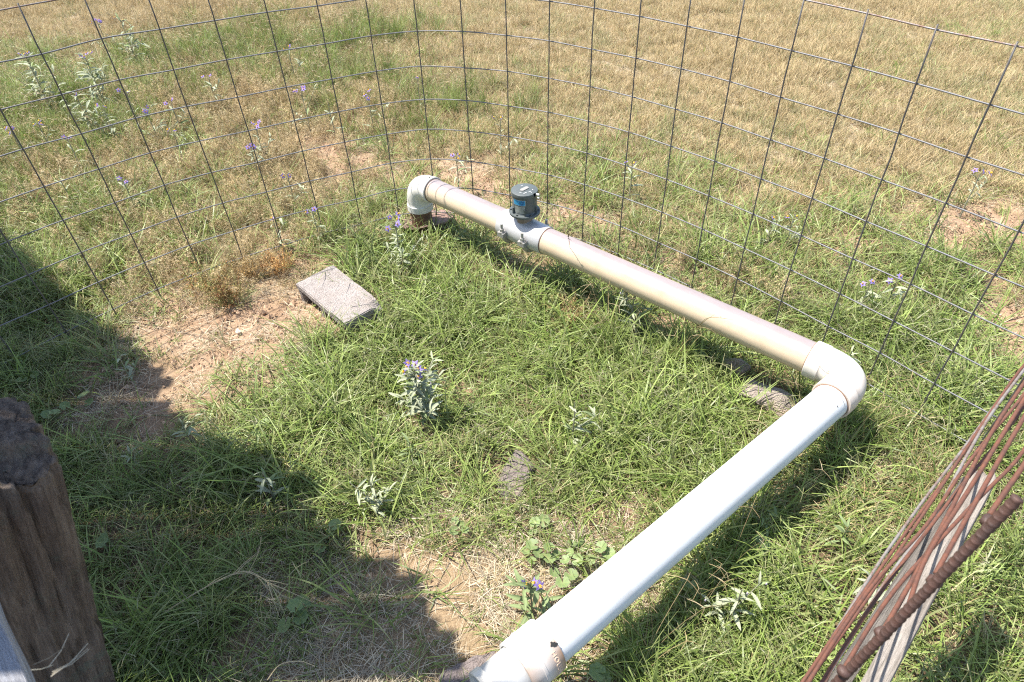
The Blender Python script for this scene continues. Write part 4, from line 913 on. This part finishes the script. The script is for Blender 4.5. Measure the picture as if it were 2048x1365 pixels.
mallow([(1195, 1345), (1205, 1355)], 10, 'mallow leaf in the pipe shadow at the bottom edge', (.022, .026), .06)
mallow([(905, 455), (890, 470), (915, 478), (902, 490), (925, 465)], 11, 'pale mallow leaves beside the rusty plate under the long pipe', (.016, .022), .06)
mallow([(515, 850), (522, 870), (510, 865), (530, 845)], 12, 'pale mallow leaves at the sunny edge of the shadow', (.014, .019), .05)
# reddish dry weeds
def weed(u, v, h, n, seed, label, cols, rad=.09):
    r = np.random.RandomState(seed); b = at(u, v)[:2]; mb = MB()
    for i in range(n):
        a = r.rand()*6.28; ln = r.uniform(.1, 1.0); l_ = h*r.uniform(.5, 1.1); c = np.array(cols[r.randint(len(cols))])*r.uniform(.75, 1.2); o_ = np.array([r.normal()*rad*.3, r.normal()*rad*.3, 0])
        d = np.array([math.sin(ln)*math.cos(a), math.sin(ln)*math.sin(a), math.cos(ln)]); pts = [o_, o_+d*l_*.5+[0, 0, .01], o_+d*l_]; mb.tube(pts, [.0013, .001, .0006], 3, False, c)
        for k in range(9):
            s = r.uniform(.3, 1); e = o_+d*l_*s; q = r.normal(size=3)*np.array([1, 1, .6])*.016; mb.tube([e, e+q], [.0007, .0004], 3, False, c)
            for z in range(2):
                g = e+q*r.uniform(.4, 1); gg = r.normal(size=3)*.005; mb.add([g, g+gg*.6+[.0016, 0, 0], g+gg, g+gg*.6-[.0016, 0, 0]], [(0, 1, 2, 3)], c*1.15)
    return tag(ob('dry_weed', mb.mesh('dry_weed', M_STRAW, False, True), None, (b[0], b[1], gz(*b))), label, 'weed')
RED = [(.36, .19, .07), (.44, .27, .10), (.28, .14, .06), (.34, .27, .10)]; OLV = [(.30, .28, .10), (.22, .24, .08), (.40, .30, .12), (.36, .2, .08)]
weed(465, 612, .15, 60, 1, 'reddish dry weed on bare soil left of the concrete block, larger one', RED+OLV[:2])
weed(425, 585, .16, 50, 2, 'olive and tan weed against the left fence foot', OLV, .12)
weed(565, 545, .13, 45, 3, 'orange dry weed just beyond the concrete block', RED)
weed(500, 560, .14, 40, 4, 'tan dry weed between the two reddish ones', [(.45, .33, .16), (.40, .26, .1)], .12)
weed(1150, 640, .16, 45, 5, 'rusty brown dry tuft under the long stained pipe', [(.42, .28, .13), (.36, .22, .1), (.48, .36, .2)], .08)
weed(1640, 870, .12, 25, 6, 'dull dry weed at the outer side of the corner elbow', STRAWS[:3], .08)
# single stalks
def stalk(name, pts, rad, col, label, cat='stalk', sub=0, seed=0, slen=.05):
    r = np.random.RandomState(seed); mb = MB(); P = catmull(np.array(pts), 6); mb.tube(P, np.linspace(rad, rad*.5, len(P)), 5, True, col)
    for i in range(sub):
        k = r.randint(len(P)//4, len(P)); d = P[min(k, len(P)-1)]-P[max(0, k-2)]; d = d/(np.linalg.norm(d)+1e-9)+r.normal(size=3)*.45; e = P[k]
        mb.tube([e, e+d*slen*.5*r.uniform(.6, 1), e+d*slen+[0, 0, -.01]], [rad*.8, rad*.7, rad*.3], 4, False, np.array(col)*r.uniform(.85, 1.1))
    return tag(ob(name, mb.mesh(name, M_STRAW, False, True)), label, cat)
stalk('straw_stalk', [at(330, 1225, .05), at(385, 1190, .09), at(450, 1155, .11), at(495, 1143, .12), at(535, 1165, .10), at(562, 1190, .07)], .0019, (.50, .41, .25), 'long bent pale straw stalk lying over shaded grass', sub=12, seed=3, slen=.06)
stalk('straw_stalk', [at(495, 1150, .11), at(515, 1110, .12), at(523, 1078, .12)], .0012, (.44, .35, .2), 'short straw stalk rising above the bent one', sub=3, seed=4, slen=.03)
stalk('straw_stalk', [at(535, 1360, .05), at(560, 1330, .08), at(600, 1323, .09), at(630, 1333, .07)], .0018, (.58, .47, .28), 'curved pale straw blade near the bottom edge', sub=0)
stalk('twig', [at(455, 683, .012), at(480, 680, .016), at(520, 678, .012), at(528, 676, .010)], .0018, (.58, .5, .4), 'thin white twig on the soil below the pebble', 'twig')
stalk('twig', [at(512, 633, .01), at(518, 618, .015), at(526, 604, .01)], .0013, (.42, .33, .24), 'thin bent twig on the soil left of the block', 'twig')
stalk('weed_stem', [at(1150, 560, .05), at(1146, 527, .20), at(1140, 497, .30), at(1137, 470, .42)], .0018, (.10, .085, .04), 'dark thin weed stem crossing in front of the stained pipe', 'weed', 16, 5, .014)
stalk('weed_stem', [at(1345, 700, 0), at(1395, 655, .22), at(1418, 636, .33), at(1470, 640, .36)], .0011, (.17, .14, .06), 'thin dark grass stem bent over the stained pipe near the elbow', 'weed', 4, 8, .05)
stalk('weed_stem', [at(1605, 720, 0), at(1580, 655, .12), at(1350, 560, .25), at(1395, 570, .3)][:1]+[at(1660, 905, .1), at(1680, 880, .16), at(1700, 850, .2)], .0014, (.2, .28, .08), 'green weed stem beside the shaded right side of the white pipe', 'weed', 10, 9, .02)
def tuft_thing(u, v, seed, label, n=26, L=(.12, .26)):
    v_, f_, c_ = blades(n, L, (.003, .0048), .03, (.05, .7), (.2, 1.6), GREENS[:5], 6, seed); b = at(u, v)[:2]
    return tag(ob('grass_tuft', new_mesh('grass_tuft', v_, f_, M_GRASS, False, np.array(c_)), None, (b[0], b[1], gz(*b))), label, 'grass tuft')
tuft_thing(1598, 800, 1, 'tall green grass tuft in front of the corner elbow', 34, (.14, .30)); tuft_thing(1548, 760, 2, 'grass tuft between the broken concrete and the pipe', 24, (.10, .24))
tuft_thing(1505, 745, 3, 'grass tuft behind the small concrete chunk', 22, (.12, .25)); tuft_thing(868, 500, 4, 'thin grass tuft before the rusty casing', 20, (.12, .26)); tuft_thing(940, 505, 5, 'grass tuft below the short pipe run', 26, (.10, .22))
tuft_thing(1420, 690, 6, 'grass tuft poking up in front of the stained pipe', 20, (.12, .24)); tuft_thing(700, 655, 7, 'grass blades in front of the concrete block', 22, (.08, .17)); tuft_thing(1120, 575, 8, 'grass tuft under the meter side of the pipe', 18, (.14, .26))

# ------------------------------------------------------------------ board shelter to the left, out of frame, that throws the big shade
shel = empty('board_shelter', (-3.6, 1.2, 0), 'open shelter roofed with ragged boards standing left of the enclosure', 'shelter'); sl = np.array([-3.6, 1.2, 0])
HR = 2.5; sx, sy = .454*HR, .153*HR
EDGE = np.array([(3.35, -2.92), (3.19, -2.76), (2.7, -2.23), (2.36, -1.84), (2.15, -1.6), (1.95, -1.4), (1.65, -1.2), (1.53, -.94), (1.5, -.79), (1.35, -.69), (1.24, -.54), (1.10, -.46), (1.03, -.31), (.89, -.23), (.78, -.18), (.58, .09), (.3, .25), (0., .4), (-.6, .55), (-1.5, .6)])[::-1]
y = -1.4; i = 0
rs = np.random.RandomState(6)
while y < 3.4:
    bw = .062+rs.uniform(-.006, .006); xe = np.interp(y+bw/2, EDGE[:, 0], EDGE[:, 1])+rs.normal()*.03-sx; x0 = -5.8+rs.normal()*.05
    mb = MB(); c_ = np.array([(xe+x0)/2, y+bw/2+sy, HR+(.012 if i % 2 else 0)])-sl; mb.box(c_, (xe-x0, bw, .022), Matrix.Rotation(rs.normal()*.004, 3, 'Z'))
    ob('roof_board', mb.mesh('roof_board', M_ROOF), shel); i += 1; gap = -.002 if rs.rand() < .955 else rs.uniform(.010, .018); y += bw+gap
for x0, y0, x1, y1 in ((-5.6, 3.5, -5.6, -1.1), (-4.2, 3.5, -2.2, -1.1)):
    mb = MB(); a_, b_ = np.array([x0, y0, HR-.075])-sl, np.array([x1, y1, HR-.075])-sl; dv = b_-a_; an = math.atan2(dv[1], dv[0]); mb.box((a_+b_)/2, (np.linalg.norm(dv), .08, .12), Matrix.Rotation(an, 3, 'Z')); ob('beam', mb.mesh('beam', M_ROOF), shel)
for x0, y0 in ((-5.6, 3.3), (-5.6, -1.0), (-4.15, 3.35), (-2.25, -1.0)):
    mb = MB(); mb.box(np.array([x0, y0, (HR-.14)/2-.02])-sl, (.1, .1, HR-.12)); ob('support_post', mb.mesh('support_post', M_ROOF), shel)
